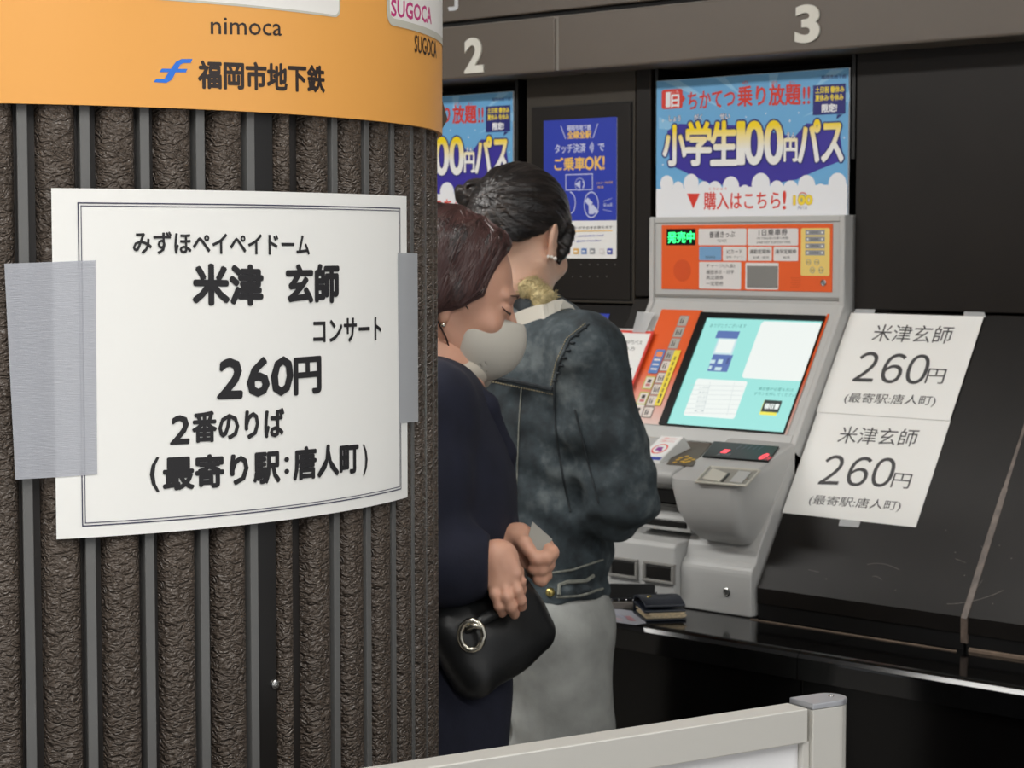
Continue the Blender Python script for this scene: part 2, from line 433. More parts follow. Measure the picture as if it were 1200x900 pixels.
M_chan = mat('channel', S(26, 24, 23), 0.35)
M_steel = mat('steel', S(190, 190, 188), 0.25, 1.0)
M_orange = mat('orange_wrap', S(240, 172, 88), 0.38, vary=(2.5, 0.02), bump=(5, 0.03, 0.01))
colm = empty('column', (AXW[0], AXW[1], 0), 'round dark ribbed column with an orange wrap band around it', 'column')
def arc_solid(th0, th1, r0, r1, z0, z1, n):
    V = []; F = []
    for i in range(n + 1):
        t = th0 + (th1 - th0) * i / n
        V += [cyl(t, r1, z0), cyl(t, r1, z1), cyl(t, r0, z1), cyl(t, r0, z0)]
    for i in range(n):
        a = 4 * i; c = a + 4
        F += [[a, c, c + 1, a + 1], [a + 1, c + 1, c + 2, a + 2], [a + 2, c + 2, c + 3, a + 3], [a + 3, c + 3, c, a]]
    F += [[0, 1, 2, 3], [4 * n + 3, 4 * n + 2, 4 * n + 1, 4 * n]]
    return V, F
V, F = arc_solid(0, 2 * PI, .40, .472, 0, 2.7, 96); obj('core', V, F, M_core, colm, smooth=False)
RB = .472; RR = .487; RS = .4835
def rib_geo(th_r, width, h, z0=.0, z1=2.7, n=12, base=RB):
    """rounded rib whose right edge is at angle th_r"""
    prof = []
    for i in range(n + 1):
        q = -1 + 2 * i / n; prof.append((q * width / 2, h * (1 - abs(q) ** 3.2) ** .55))
    tcn = th_r - width / 2 / .48
    V = []
    for z in (z0, z1):
        for s_, hh in prof: V.append(cyl(tcn + s_ / .48, base + hh, z))
    m = n + 1
    return V, [[i, i + 1, m + i + 1, m + i] for i in range(n)]
T0 = math.radians(3.36); DT = math.radians(6.25)
NR = 57
first = None
for k in range(-23, NR - 23):
    th = T0 + DT * k
    if k == 5: continue
    # the first rib's mesh is shared by all, turned about the axis
    if first is None:
        V, F = rib_geo(T0, .0345, RR - RB); ribm = obj('rib', V, F, M_rib, colm, smooth=True); ribm.location = (0, 0, 0)
        V, F = arc_solid(T0 + .0045, T0 + .0225, RB - .002, RS, 0, 2.7, 2); stm = obj('strip', V, F, M_strip, colm, bevel=.0008)
        first = (ribm.data, stm.data); base_k = k; o1, o2 = ribm, stm
    else:
        o1 = bpy.data.objects.new('rib', first[0]); COL.objects.link(o1); o1.parent = colm
        if k != 4:
            o2 = bpy.data.objects.new('strip', first[1]); COL.objects.link(o2); o2.parent = colm
            bv = o2.modifiers.new('bevel', 'BEVEL'); bv.width = .0008; bv.segments = 2
    # turning towards positive theta = from TV to PRW
    sgn = 1 if np.cross(TV, PRW)[2] > 0 else -1
    o1.rotation_euler = (0, 0, sgn * DT * k)
    if k != 4: o2.rotation_euler = (0, 0, sgn * DT * k)
# seam: flat channel with a screw and a half rib
thc = T0 + DT * 4
V, F = arc_solid(thc + .004, thc + .022, RB - .002, RS, 0, 2.7, 2); obj('strip', V, F, M_strip, colm, bevel=.0008)
V, F = arc_solid(thc + .024, thc + .072, RB - .002, RS - .005, 0, 2.7, 3); obj('channel', V, F, M_chan, colm)
V, F = rib_geo(T0 + DT * 5, .0165, RR - RB); obj('half_rib', V, F, M_rib, colm, smooth=True)
CY = Cyl(RS - .005)
def screw(x, y, par):
    u, v = CY.px(x, y); mb = MB(); rg = []
    for r_, h_ in ((.0045, .0), (.0045, .0016), (.003, .0026), (.0016, .0028), (.0012, .0012)):
        rg.append([CY.p3(u + r_ * math.cos(a), v + r_ * math.sin(a), h_) for a in np.linspace(0, 2 * PI, 12, endpoint=False)])
    mb.loft(rg); return mb.build('screw', M_steel, par, smooth=False)
screw(322, 802, colm); screw(330, 420, colm)
# wrap band
RBND = .4925
V, F = arc_solid(0, 2 * PI, .4875, RBND, 1.588, 2.36, 144); band = obj('wrap_band', V, F, M_orange, colm, smooth=False)
band.data.polygons.foreach_set('use_smooth', [True] * len(band.data.polygons)); band.data.set_sharp_from_angle(angle=.8)
CB = Cyl(RBND)
pr = Print(CB, .0002, .0001)
M_blueL = mat('logo_blue', S(45, 120, 225), 0.4)
M_letk = mat('letter_black', S(48, 38, 36), 0.4)
M_wp = mat('white_plate', S(244, 242, 238), 0.35)
M_wpe = mat('white_plate_rim', S(205, 203, 190), 0.4)
M_mag = mat('magenta', S(205, 55, 130), 0.4)
a = CB.px(155, 4); b = CB.px(397, 19.5)
pr.rectuv(a[0] - .004, b[1] - .001, b[0] + .002, b[1] + .16, M_wpe, .008)
pr.rectuv(a[0] - .002, b[1] + .001, b[0], b[1] + .158, M_wp, .007)
pr.text('nimoca', 247, 40, 330, 42, 19.5, M_letk, .008)
pr.text('福岡市地下鉄', 233, 103, 380, 108, 31, M_letk, .036, shear=0)
# winged line emblem
def lg(cx, cy): return (150 + cx * .2083, 50 + cy * .2083)
e1 = [(143, 222), (158, 203), (205, 203), (228, 165), (176, 165), (190, 146), (243, 144), (268, 108), (300, 92), (362, 92), (352, 114), (310, 115), (292, 125), (284, 142), (333, 148), (324, 167), (268, 166), (246, 208), (215, 226)]
pr.poly([lg(*p) for p in e1[:2] + [(205, 203), (228, 165), (243, 144), (284, 142), (268, 166), (246, 208), (215, 226)]], M_blueL)
pr.poly([lg(*p) for p in [(176, 165), (190, 146), (333, 148), (324, 167)]], M_blueL)
pr.poly([lg(*p) for p in [(243, 144), (268, 108), (300, 92), (362, 92), (352, 114), (310, 115), (292, 125), (284, 142)]], M_blueL)
# card logo plate on the right
a = CB.px(455, 20); b = CB.px(508, 30)
u0 = CB.px(453, 20)[0]; z0 = CB.px(453, 26)[1]
pr.rectuv(u0, z0 - .002, u0 + .26, z0 + .15, M_wpe, .012)
pr.rectuv(u0 + .006, z0 + .005, u0 + .254, z0 + .145, M_wp, .009)
pr.text('SUGOCA', 458, 18.5, 505, 28, 19, M_mag, .035)
pr.text('SUGOCA', 485.5, 61, 511, 68.5, 20, M_letk, .008)
pr.build('wrap_print', band)
thf = math.radians(74)
mb = MB(); a = CB.px(512, 128)
p0 = cyl(math.radians(84), RBND, 1.640); p1 = cyl(math.radians(84), RBND, 1.592)
q = at(524.5, 140, 2.26); mb.extr([p0, p1, q], -FH * .0015); mb.build('loose_corner', mat('flap_dark', S(78, 68, 56), .5), colm)

# ---------- notice taped to the column
M_tapew = mat('mesh_tape', S(200, 203, 212), 0.45, alpha=0.52, bump=(700, 0.5, 0.001, 0, (0.15, 0.15, 2)))
tp = M_tapew.node_tree
RP = .4918
CP = Cyl(RP)
noti = empty('paper_notice', cyl(math.radians(30), RP, 1.22), 'large white landscape notice with a thin double border taped around the ribbed column', 'notice')
ta, tb = math.radians(6.77), math.radians(55.76)
ul, ur = ta * RP, tb * RP
def sheet_cyl(C, u0, u1, z0, z1, th, n=40, ripple=0.0, nz=8):
    V = []; F = []
    for k in range(2):
        for i in range(n + 1):
            for j in range(nz + 1):
                u = u0 + (u1 - u0) * i / n; z = z0 + (z1 - z0) * j / nz
                V.append(C.p3(u, z, -th * k))
    w_ = nz + 1; m = (n + 1) * w_
    for i in range(n):
        for j in range(nz):
            a = i * w_ + j; F += [[a, a + w_, a + w_ + 1, a + 1], [m + a, m + a + 1, m + a + w_ + 1, m + a + w_]]
    for i in range(n):
        a = i * w_; F.append([a, m + a, m + a + w_, a + w_]); a = i * w_ + nz; F.append([a, a + w_, m + a + w_, m + a])
    for j in range(nz):
        F.append([j, j + 1, m + j + 1, m + j]); a = n * w_ + j; F.append([a, m + a, m + a + 1, a + 1])
    return V, F
ZP0, ZP1 = 1.2195, 1.5178
V, F = sheet_cyl(CP, ul, ur, ZP0, ZP1, .0003); obj('sheet', V, F, M_paper, noti, smooth=True)
pr = Print(CP, .0005, .0001)
bl = CP.px(96, 617); tr = CP.px(469, 246)
bu0, bz0, bu1, bz1 = bl[0], bl[1], tr[0] - .001, CP.px(93, 237)[1]
for d, w_ in ((0, .0010), (.0026, .0007)):
    x0, y0, x1, y1 = bu0 + d, bz0 + d, bu1 - d, bz1 - d
    for q in ((x0, y0, x1, y0 + w_), (x0, y1 - w_, x1, y1), (x0, y0, x0 + w_, y1), (x1 - w_, y0, x1, y1)): pr.rectuv(*q, M_frameink)
def zz(x, y): return y
pr.text('みずほペイペイドーム', 156, 297, 362, 299, 25, M_ink, .022)
pr.text('米津', 227, 356, 307, 356.5, 45, M_ink, .045)
pr.text('玄師', 336, 355, 396, 353, 43, M_ink, .045)
pr.text('コンサート', 367, 402, 446, 398, 27, M_ink, .025)
pr.text('2', 257, 466, 284, 465, 44, M_ink, .045, shear=.1); pr.text('60', 291, 463.5, 342, 461.5, 43, M_ink, .045, shear=.1)
pr.text('円', 345, 462, 375, 459, 41, M_ink, .04)
pr.text('2', 201, 520, 222, 519, 32, M_ink, .035, shear=.1)
pr.text('番のりば', 226, 518, 332, 512, 34, M_ink, .035)
pr.text('(', 176, 576, 186, 576, 40, M_ink, .015)
pr.text('最寄り駅', 192, 574, 327, 564, 37, M_ink, .04)
pr.text(':', 333, 555, 338, 554.5, 19, M_ink, .03)
pr.text('唐人町', 344, 562, 419, 553, 36, M_ink, .04)
pr.text(')', 425, 557, 430, 556.5, 36, M_ink, .01)
pr.build('lettering', noti)
# tapes: left one wide mesh tape, right one narrow
CT = Cyl(RP + .0006)
def tape_poly(C, pts, mt, name, label, th=.0002, ncut=14):
    """tape strip laid on C, given by its corners TL TR BR BL"""
    P = [C.px(*p) for p in pts]; V = []; F = []; n = ncut
    for k in range(2):
        for i in range(n + 1):
            t = i / n
            for j in range(2):
                a, b = (P[0], P[1]) if j else (P[3], P[2])
                V.append(C.p3(a[0] + (b[0] - a[0]) * t, a[1] + (b[1] - a[1]) * t, th * (1 - k)))
    m = 2 * (n + 1)
    for i in range(n):
        a = 2 * i; F += [[a, a + 2, a + 3, a + 1], [m + a, m + a + 1, m + a + 3, m + a + 2], [a, m + a, m + a + 2, a + 2], [a + 1, a + 3, m + a + 3, m + a + 1]]
    F += [[0, 1, m + 1, m], [2 * n, m + 2 * n, m + 2 * n + 1, 2 * n + 1]]
    o = obj(name, V, F, mt, None, smooth=False); tag(o, label, 'tape'); return o
tape_poly(CT, [(5, 309), (112, 305), (114, 556), (18, 562)], M_tapew, 'adhesive_tape', 'wide grey woven tape holding the left edge of the column notice')
tape_poly(CT, [(466, 296), (489, 297), (490, 494), (468, 496)], mat('tape_right', S(200, 203, 208), .3, alpha=.7), 'adhesive_tape', 'narrow grey tape on the right edge of the column notice')

# ------------------------------------------------------------------ posters above the machines
M_sky = mat('poster_sky', S(112, 178, 226), .35); M_sky2 = mat('poster_sky_pale', S(146, 200, 236), .35)
M_red = mat('poster_red', S(222, 62, 48), .35); M_pur = mat('poster_purple', S(62, 52, 160), .35)
M_wh = mat('poster_white', S(240, 242, 246), .35); M_yel = mat('poster_yellow', S(250, 226, 60), .35); M_navy = mat('poster_navy', S(40, 42, 120), .35)
M_gold = mat('poster_gold', S(222, 176, 96), .35); M_green = mat('badge_green', S(150, 190, 150), .35)
M_yw = grad_mat('poster_yellow_white', S(244, 244, 240), S(252, 222, 20), 1.665 - 1.527, 1.712 - 1.527, .35)
M_gray = mat('grey_print', S(150, 152, 158), .5)
M_metalg = mat('machine_grey', S(188, 188, 186), .45, bump=(600, .08, .0005))
M_metald = mat('machine_grey_dark', S(142, 140, 136), .45)
def pc(x, y): return (740 + x * .23333, 60 + y * .23333)
root = empty('campaign_poster', (-2.54, YU, 1.527), 'whole sky-blue and white fare campaign poster above the orange panel of the right ticket machine', 'poster', 'campaign posters above the machines')
PY = Plane((0, YU - .002, 0), (1, 0, 0), (0, 0, 1))
MB().box(-2.783, YU - .002, 1.527, -2.297, YU + .003, 1.817).build('sheet', M_wh, root)
pr = Print(PY, .0002, .00012)
pr.rectuv(-2.783, 1.5275, -2.297, 1.8165, M_sky)
for q in [((900, 200), (1070, 92), (1000, 92)), ((560, 230), (470, 130), (420, 134)), ((860, 330), (1096, 250), (1094, 200)), ((300, 400), (138, 330), (138, 390)), ((700, 250), (740, 112), (690, 115)), ((480, 300), (240, 146), (160, 150))]:
    pr.poly([pc(*p) for p in q], M_sky2)
pr.poly([pc(*p) for p in [(180, 400), (240, 365), (530, 372), (820, 430), (880, 362), (1040, 370), (1066, 545), (930, 600), (830, 645), (570, 690), (380, 660), (195, 572)]], M_pur)
for x, y, r in [(178, 666, .018), (235, 690, .015), (300, 664, .020), (365, 694, .017), (420, 696, .018), (500, 680, .021), (570, 706, .014), (650, 668, .023), (730, 694, .018), (800, 696, .019), (880, 674, .021), (950, 706, .016), (1035, 664, .021)]:
    pr.disc(*pc(x, y), r, M_wh)
a = PY.px(*pc(125, 692)); pr.rectuv(-2.7825, 1.528, -2.2975, a[1], M_wh)
pr.rect(*pc(153, 292), *pc(258, 188), M_red, .006); pr.poly([pc(255, 215), pc(272, 238), pc(255, 262)], M_red)
pr.text('1', *pc(176, 278), *pc(194, 277), 16, M_wh, .05); pr.text('日', *pc(202, 280), *pc(240, 278), 14, M_wh, .04); pr.text('にち', *pc(200, 212), *pc(240, 210), 2.5, M_wh)
pr.text('ちかてつ', *pc(285, 292), *pc(520, 276), 20, M_red, .02)
pr.text('乗り放題', *pc(535, 277), *pc(850, 268), 24, M_red, .025)
pr.text('!!', *pc(862, 266), *pc(896, 264), 20, M_red, .02)
for t, x in (('の', 572), ('ほう', 720), ('だい', 808)): pr.text(t, *pc(x - 14, 168), *pc(x + 14, 166), 4, M_red)
pr.rect(*pc(912, 322), *pc(1077, 162), M_navy); pr.poly([pc(1035, 318), pc(1062, 318), pc(1030, 342)], M_navy)
pr.text('土日祝 春休み', *pc(925, 212), *pc(1070, 206), 7.5, M_yel, .03)
pr.text('夏休み 冬休み', *pc(925, 252), *pc(1065, 246), 7.5, M_yel, .03)
pr.text('限定!', *pc(958, 308), *pc(1032, 303), 9.5, M_wh, .05)
pr.text('福岡市地下鉄', *pc(955, 142), *pc(1080, 137), 5, M_navy)
for t, x0, x1, y in (('しょう', 190, 248, 352), ('がく', 316, 356, 346), ('せい', 446, 496, 341), ('えん', 780, 826, 437)): pr.text(t, *pc(x0, y), *pc(x1, y), 6.5, M_wh, .03, M_navy, .09)
for t, x0, x1, y0, y1, h in (('小', 162, 272, 572, 572, 46), ('学', 276, 398, 570, 570, 50), ('生', 402, 528, 570, 568, 50), ('1', 534, 566, 564, 564, 48), ('0', 574, 660, 566, 566, 49), ('0', 672, 758, 564, 564, 49), ('円', 768, 832, 552, 552, 26), ('パ', 840, 945, 556, 554, 48), ('ス', 958, 1062, 554, 552, 44)):
    pr.text(t, *pc(x0, y0), *pc(x1, y1), h, M_yw, .034, M_navy, .075, res=6)
pr.poly([pc(280, 715), pc(345, 715), pc(312, 790)], M_red)
pr.text('購入はこちら', *pc(365, 795), *pc(748, 793), 20.5, M_red, .015); pr.text('!', *pc(762, 793), *pc(776, 793), 21, M_red, .03)
pr.text('こうにゅう', *pc(390, 698), *pc(480, 698), 3, M_red)
pr.disc(*pc(860, 742), .0128, M_wh); pr.disc(*pc(861, 738), .0118, M_green); pr.ring(*pc(861, 738), .012, .002, M_red, a0=.6, a1=2.5); pr.ring(*pc(861, 738), .0095, .0015, M_wh)
pr.text('100', *pc(816, 770), *pc(908, 768), 10, M_yel, .06, M_gold, .14); pr.text('円パス', *pc(838, 795), *pc(884, 795), 4, M_navy)
for x, y, r in [(160, 350, .004), (175, 388, .002), (577, 330, .0028), (677, 312, .003), (797, 350, .004), (842, 310, .003), (1070, 435, .0035), (160, 570, .0035)]:
    c = PY.px(*pc(x, y)); P = [(c[0] + (r if i % 2 == 0 else r * .28) * math.cos(i * PI / 4), c[1] + (r if i % 2 == 0 else r * .28) * math.sin(i * PI / 4)) for i in range(8)]
    pr.uv(P, [list(range(8))], M_wh)
pr.build('poster_print', root)
root2 = copy_tree(root); root2.location.x -= .906
root2['label'] = 'sky-blue fare campaign poster partly hidden behind the ribbed column and the bun of hair'
del root['group']; del root2['group']

# ------------------------------------------------------------------ the ticket machine
MX0, MX1 = -2.783, -2.287
YM = 3.38
msl = np.array([0, .312, .511]); msl /= np.linalg.norm(msl)
PM = Plane((0, YM, 1.352), (1, 0, 0), msl)
M_or = mat('machine_orange', S(236, 98, 42), .3); M_yp = mat('panel_yellow', S(238, 208, 118), .4)
M_lab = mat('label_white', S(226, 222, 220), .4); M_lb = mat('label_blue', S(120, 165, 205), .4)
M_led = mat('led_green', (0, .9, .15), .5, emit=((.05, 1, .25), 2.2)); M_ledr = mat('led_red', (1, .1, .1), .5, emit=((1, .06, .10), 1.2))
M_glass = mat('window_mirror', S(178, 176, 172), .22, .7)
M_glossb = mat('gloss_black', S(14, 14, 15), .3, 0, .3)
mach = empty('ticket_machine', (-2.54, 3.3, ZK), 'grey and orange ticket machine with a lit turquoise touch screen, right of the two women', 'ticket machine')
mb = MB()
mb.prism_x([(YU + .15, 1.526), (YM, 1.526), (YM, 1.352), (3.2165, 1.083), (3.19, 1.03), (3.15, .99), (3.15, ZK), (YU + .15, ZK)], MX0 + .002, MX1 - .002)
mb.build('body', M_metalg, mach, bevel=.003)
# side cheeks that follow the outline, slightly proud
for a, b in ((MX0, MX0 + .013), (MX1 - .013, MX1)):
    MB().prism_x([(YM + .1, 1.529), (YM - .006, 1.529), (YM - .006, 1.350), (3.2115, 1.081), (3.2115, 1.03), (3.25, 1.03), (YM + .1, 1.3)], a, b).build('side_cheek', M_metalg, mach, bevel=.003)
MB().prism_x([(YM + .01, 1.5285), (YM - .004, 1.5285), (YM - .004, 1.516), (YM + .01, 1.514)], MX0 + .013, MX1 - .013).build('top_rail', M_metalg, mach, bevel=.002)
MB().prism_x([(YM + .01, 1.3665), (YM - .003, 1.3665), (YM - .003, 1.361), (YM + .01, 1.361)], MX0 + .013, MX1 - .013).build('middle_rail', M_metald, mach)
MB().prism_x([(3.24, 1.104), (3.226, 1.104), (3.2115, 1.079), (3.235, 1.079)], MX0 + .013, MX1 - .013).build('console_sill', M_metalg, mach, bevel=.002)
# orange header panel
def oc(x, y): return (740 + x * .23333, 240 + y * .23333)
PO = Plane((0, YM - .0015, 0), (1, 0, 0), (0, 0, 1))
hp = MB().box(-2.7515, YM - .0015, 1.377, -2.3185, YM + .002, 1.5115).build('header_board', M_or, mach)
pr = Print(PO, .0002, .0001)
M_ord = mat('orange_speaker', S(218, 84, 34), .4)
pr.disc(*oc(255, 330), .0235, M_ord)
pr.rect(*oc(176, 203), *oc(322, 120), M_glossb)
for x0, y0, x1, y1, m in [(337, 203, 578, 119, M_lab), (584, 205, 838, 118, M_lab), (340, 279, 452, 210, M_lb), (459, 281, 578, 211, M_lab), (586, 281, 706, 211, M_lab), (714, 282, 838, 211, M_lab), (340, 421, 552, 288, M_lab), (572, 424, 740, 292, M_lab)]:
    pr.rect(*oc(x0, y0), *oc(x1, y1), m, .0025, 3)
pr.rect(*oc(850, 356), *oc(998, 116), M_yp, .004, 3)
pr.text('普通きっぷ', *oc(392, 166), *oc(520, 163), 7.5, M_ink2, .012); pr.text('TICKET', *oc(432, 188), *oc(480, 187), 3, M_ink2)
pr.text('1日乗車券', *oc(640, 155), *oc(785, 152), 7.5, M_ink2, .012); pr.text('(地下鉄全線1日乗り放題)', *oc(630, 176), *oc(790, 174), 3.2, M_ink2); pr.text('ONE DAY SUBWAY PASS', *oc(630, 195), *oc(800, 193), 2.6, M_ink2)
pr.text('ICカード', *oc(480, 246), *oc(556, 245), 5, M_ink2, .01); pr.text('新規・チャージ', *oc(478, 268), *oc(562, 267), 2.6, M_ink2)
pr.text('通勤定期券', *oc(594, 246), *oc(698, 245), 5, M_ink2, .012); pr.text('新規・継続', *oc(612, 270), *oc(690, 269), 2.6, M_ink2)
pr.text('通学定期券', *oc(722, 246), *oc(830, 245), 5, M_ink2, .012); pr.text('継続', *oc(762, 270), *oc(796, 269), 2.6, M_ink2)
for t, x1, y in (('チャージ(入金)', 520, 318), ('履歴表示・印字', 516, 348), ('再定期券', 462, 376), ('一定期券', 462, 406)):
    pr.text(t, *oc(376, y), *oc(x1, y), 5, M_ink2, .006)
pr.text('SUGOCA', *oc(372, 268), *oc(422, 268), 2.6, M_ink2)
for i in range(4):
    y = 152 + i * 34; pr.rect(*oc(874, y), *oc(972, y - 26), M_gray); pr.text(['10000', '5000', '2000', '1000'][i], *oc(900, y - 7), *oc(940, y - 7), 3, M_ink2); pr.disc(*oc(886, y - 13), .0022, M_white, 10); pr.disc(*oc(958, y - 13), .0022, M_white, 10)
for x, y, t in ((890, 288, '500'), (932, 288, '100'), (910, 328, '50'), (954, 328, '10')): pr.disc(*oc(x, y), .0062, M_gray, 14); pr.disc(*oc(x, y), .005, M_yp, 14); pr.text(t, *oc(x - 9, y + 6), *oc(x + 9, y + 6), 2.6, M_ink2)
M_hole = mat('hole_dark', S(150, 60, 28), .7)
for i in range(5):
    for j in range(4): pr.disc(*oc(806 + j * 12 + (i % 2) * 6, 368 + i * 11), .0009, M_hole, 8)
pr.build('header_print', hp)
pr = Print(PO, .0012, .0001); pr.text('発売中', *oc(184, 193), *oc(318, 189), 13, M_led, .012); pr.build('lit_letters', hp)
a = PO.px(*oc(582, 414)); b = PO.px(*oc(736, 306))
mb = MB().box(a[0], YM - .004, a[1], b[0], YM - .0014, b[1]); mb.build('mirror_window', M_glass, mach, bevel=.001)
def lock(P, x, y, par, r=.0065, m=None):
    u, v = P.px(x, y); mb = MB(); rg = []
    for r_, h_ in ((r, -.001), (r, .002), (r * .8, .003), (r * .75, .0012)): rg.append([P.p3(u + r_ * math.cos(q), v + r_ * math.sin(q), h_) for q in np.linspace(0, 2 * PI, 16, endpoint=False)])
    mb.loft(rg); c = P.p3(u, v, .0016); mb.obox(c, P.U * r * .12, P.Vv * r * .5, P.N * .001); return mb.build('lock', m or M_steel, par)
lock(PO, *oc(965, 392), mach)
# console on the slope
def sc(x, y): return (740 + x * .21667, 340 + y * .21667)
bu0, bv1 = PM.px(*sc(350, 124)); _, bv0 = PM.px(*sc(185, 733)); bu1 = PM.px(*sc(865, 782))[0]; bu1b = PM.px(*sc(1022, 140))[0]; bu0b = PM.px(*sc(185, 735))[0]
BU0 = (bu0 + bu0b) / 2; BU1 = (bu1 + bu1b) / 2
su0 = (PM.px(*sc(378, 152))[0] + PM.px(*sc(230, 728))[0]) / 2; su1 = (PM.px(*sc(1012, 175))[0] + PM.px(*sc(858, 775))[0]) / 2
sv1 = PM.px(*sc(378, 152))[1]; sv0 = PM.px(*sc(230, 730))[1]
M_fade = mat('panel_pale', S(222, 190, 184), .3)
pr = Print(PM, .0015, .0001)
lu0 = PM.px(*sc(165, 110))[0]; ru1 = PM.px(*sc(1072, 135))[0]
zf = PM.p3(0, (bv0 * .78 + bv1 * .22))[2]
M_org = grad_mat('orange_to_pale', S(226, 200, 192), S(236, 98, 42), PM.p3(0, bv0)[2] + .0 - ZK, PM.p3(0, bv0)[2] + .11 - ZK, .3)  # orange turning to pale pink towards the bottom of the console
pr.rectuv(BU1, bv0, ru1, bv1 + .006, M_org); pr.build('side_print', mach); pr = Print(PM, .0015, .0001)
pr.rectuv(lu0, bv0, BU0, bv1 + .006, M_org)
M_key = mat('key_grey', S(176, 174, 166), .4); M_keyl = mat('key_pale', S(226, 214, 206), .4); M_ye = mat('strip_yellow', S(244, 222, 62), .4)
M_bl = mat('label_blue_deep', S(92, 132, 196), .4); M_oc = mat('label_orange', S(238, 140, 84), .4); M_yg = mat('label_olive', S(196, 198, 100), .4)
cu = (PM.px(*sc(255, 170))[0] + PM.px(*sc(118, 665))[0]) / 2
ks = [(253, 167), (236, 228), (216, 290), (200, 352), (180, 412), (165, 478), (147, 540), (131, 603), (116, 665)]
for i, (x, y) in enumerate(ks):
    v = PM.px(*sc(x, y))[1]; pr.rectuv(cu - .0125, v - .0125, cu + .0125, v + .0125, M_metald, .001, 2); pr.rectuv(cu - .0108, v - .0108, cu + .0108, v + .0108, M_key if i < 4 else M_keyl, .001, 2)
    for q in range(3 if i in (1, 5, 6) else 2): pr.rectuv(cu - .007 + q * .0055, v - .0065, cu - .004 + q * .0055, v + .004 - (q % 2) * .002, M_ink2); pr.rectuv(cu - .0065 + q * .0055, v + .0045, cu - .0045 + q * .0055, v + .0068, M_ink2)
c2 = PM.px(*sc(98, 505))[0]
v = PM.px(*sc(140, 455))[1]; v1 = PM.px(*sc(150, 325))[1]; pr.rectuv(c2 - .013, v, c2 + .012, v1, M_bl, .003, 3)
vv = PM.px(*sc(140, 352))[1]
for q in range(4): pr.rectuv(c2 - .009, v + .008 + q * .011, c2 + .008, v + .012 + q * .011, M_lab)
pr.rectuv(c2 - .009, vv - .005, c2 + .008, vv + .007, M_oc, .003, 3)
for (x, y), m in (((98, 505), M_yg), ((75, 590), M_yg), ((60, 660), M_lab)):
    v = PM.px(*sc(x, y))[1]; pr.rectuv(c2 - .0125, v - .015, c2 + .0125, v + .015, m, .001, 2); pr.rectuv(c2 - .010, v - .0125, c2 + .010, v + .0125, M_keyl)
    pr.rectuv(c2 - .006, v - .008, c2 + .006, v - .002, mat('key_red', S(200, 120, 120), .4)); pr.rectuv(c2 - .004, v, c2 + .005, v + .008, M_ink2)
yu0 = PM.px(*sc(240, 330))[0]; yu1 = yu0 + .0165; yv1 = PM.px(*sc(260, 330))[1]; yv0 = PM.px(*sc(190, 632))[1]
pr.rectuv(yu0, yv0, yu1, yv1, M_ye)
for q in range(9): pr.rectuv(yu0 + .006, yv0 + .006 + q * .0125, yu0 + .0105, yv0 + .015 + q * .0125, M_ink2 if q < 2 else mat('dull_olive', S(160, 140, 40), .5))
pr.build('console_print', mach)
# black bezel and screen
bz = MB()
for q in ((BU0, bv0, su0, bv1), (su1, bv0, BU1, bv1), (su0, sv1, su1, bv1), (su0, bv0, su1, sv0)):
    bz.obox(PM.p3((q[0] + q[2]) / 2, (q[1] + q[3]) / 2, .003), PM.U * (q[2] - q[0]) / 2, PM.Vv * (q[3] - q[1]) / 2, PM.N * .0035)
bz.build('screen_bezel', M_glossb, mach, bevel=.0015)
def em(name, c, k=1.0): return mat(name, (0.01, 0.01, 0.01), .25, emit=(S(*c), k))
E_tq = em('screen_turquoise', (158, 228, 221)); E_w = em('screen_white', (238, 244, 240)); E_bl = em('screen_blue', (92, 116, 176)); E_pl = em('screen_pale', (200, 226, 232)); E_k = em('screen_dark', (50, 62, 60)); E_t = em('screen_text', (84, 150, 146)); E_y = em('screen_yellow', (240, 232, 90)); E_g = em('screen_grey', (196, 206, 206)); E_bd = em('screen_blue_dark', (70, 84, 140))
scn = MB().obox(PM.p3((su0 + su1) / 2, (sv0 + sv1) / 2, .0008), PM.U * (su1 - su0) / 2, PM.Vv * (sv1 - sv0) / 2, PM.N * .0008).build('screen', E_tq, mach)
pr = Print(PM, .0018, .0001)
def R(x0, y0, x1, y1, m, r=0): pr.rect(*sc(x0, y0), *sc(x1, y1), m, r, 4)
a = PM.px(*sc(612, 478)); b = PM.px(*sc(692, 172)); mu = (a[0] + b[0]) / 2
pr.rectuv(mu, a[1], su1 - .002, b[1] + .001, E_w, .008)
pr.text('ありがとうございます', *sc(424, 203), *sc(620, 206), 4.5, E_t)
R(455, 262, 590, 226, E_bl); R(440, 350, 578, 266, E_pl, .002); R(452, 340, 566, 272, E_w); R(412, 440, 553, 354, E_bl)
R(424, 398, 458, 380, E_pl); R(466, 400, 500, 378, E_pl); R(418, 430, 440, 412, E_pl); R(450, 436, 492, 420, E_pl); R(512, 402, 536, 368, E_bd)
R(282, 680, 632, 496, E_w, .005)
for q in range(7):
    y = 516 + q * 25; pr.line(*sc(322 - q * 6, y), *sc(612 - q * 6, y + 6), .0007, E_g); 
    if q: pr.text(['1,000', '乗車券', '合計', '釣銭', '領収', '0'][q - 1], *sc(375 - q * 6, y - 4), *sc(430 - q * 6, y - 3), 3, E_g)
pr.line(*sc(430, 500), *sc(388, 672), .0007, E_g); pr.line(*sc(560, 503), *sc(520, 680), .0007, E_g)
pr.text('領収書が必要な方は', *sc(686, 544), *sc(876, 552), 4, E_t); pr.text('ボタンを押してください', *sc(664, 570), *sc(888, 580), 4, E_t)
R(694, 676, 812, 606, E_y); R(702, 660, 820, 602, E_k); pr.text('領収書', *sc(718, 645), *sc(796, 648), 6.5, E_w, .04)
pr.build('screen_image', scn)
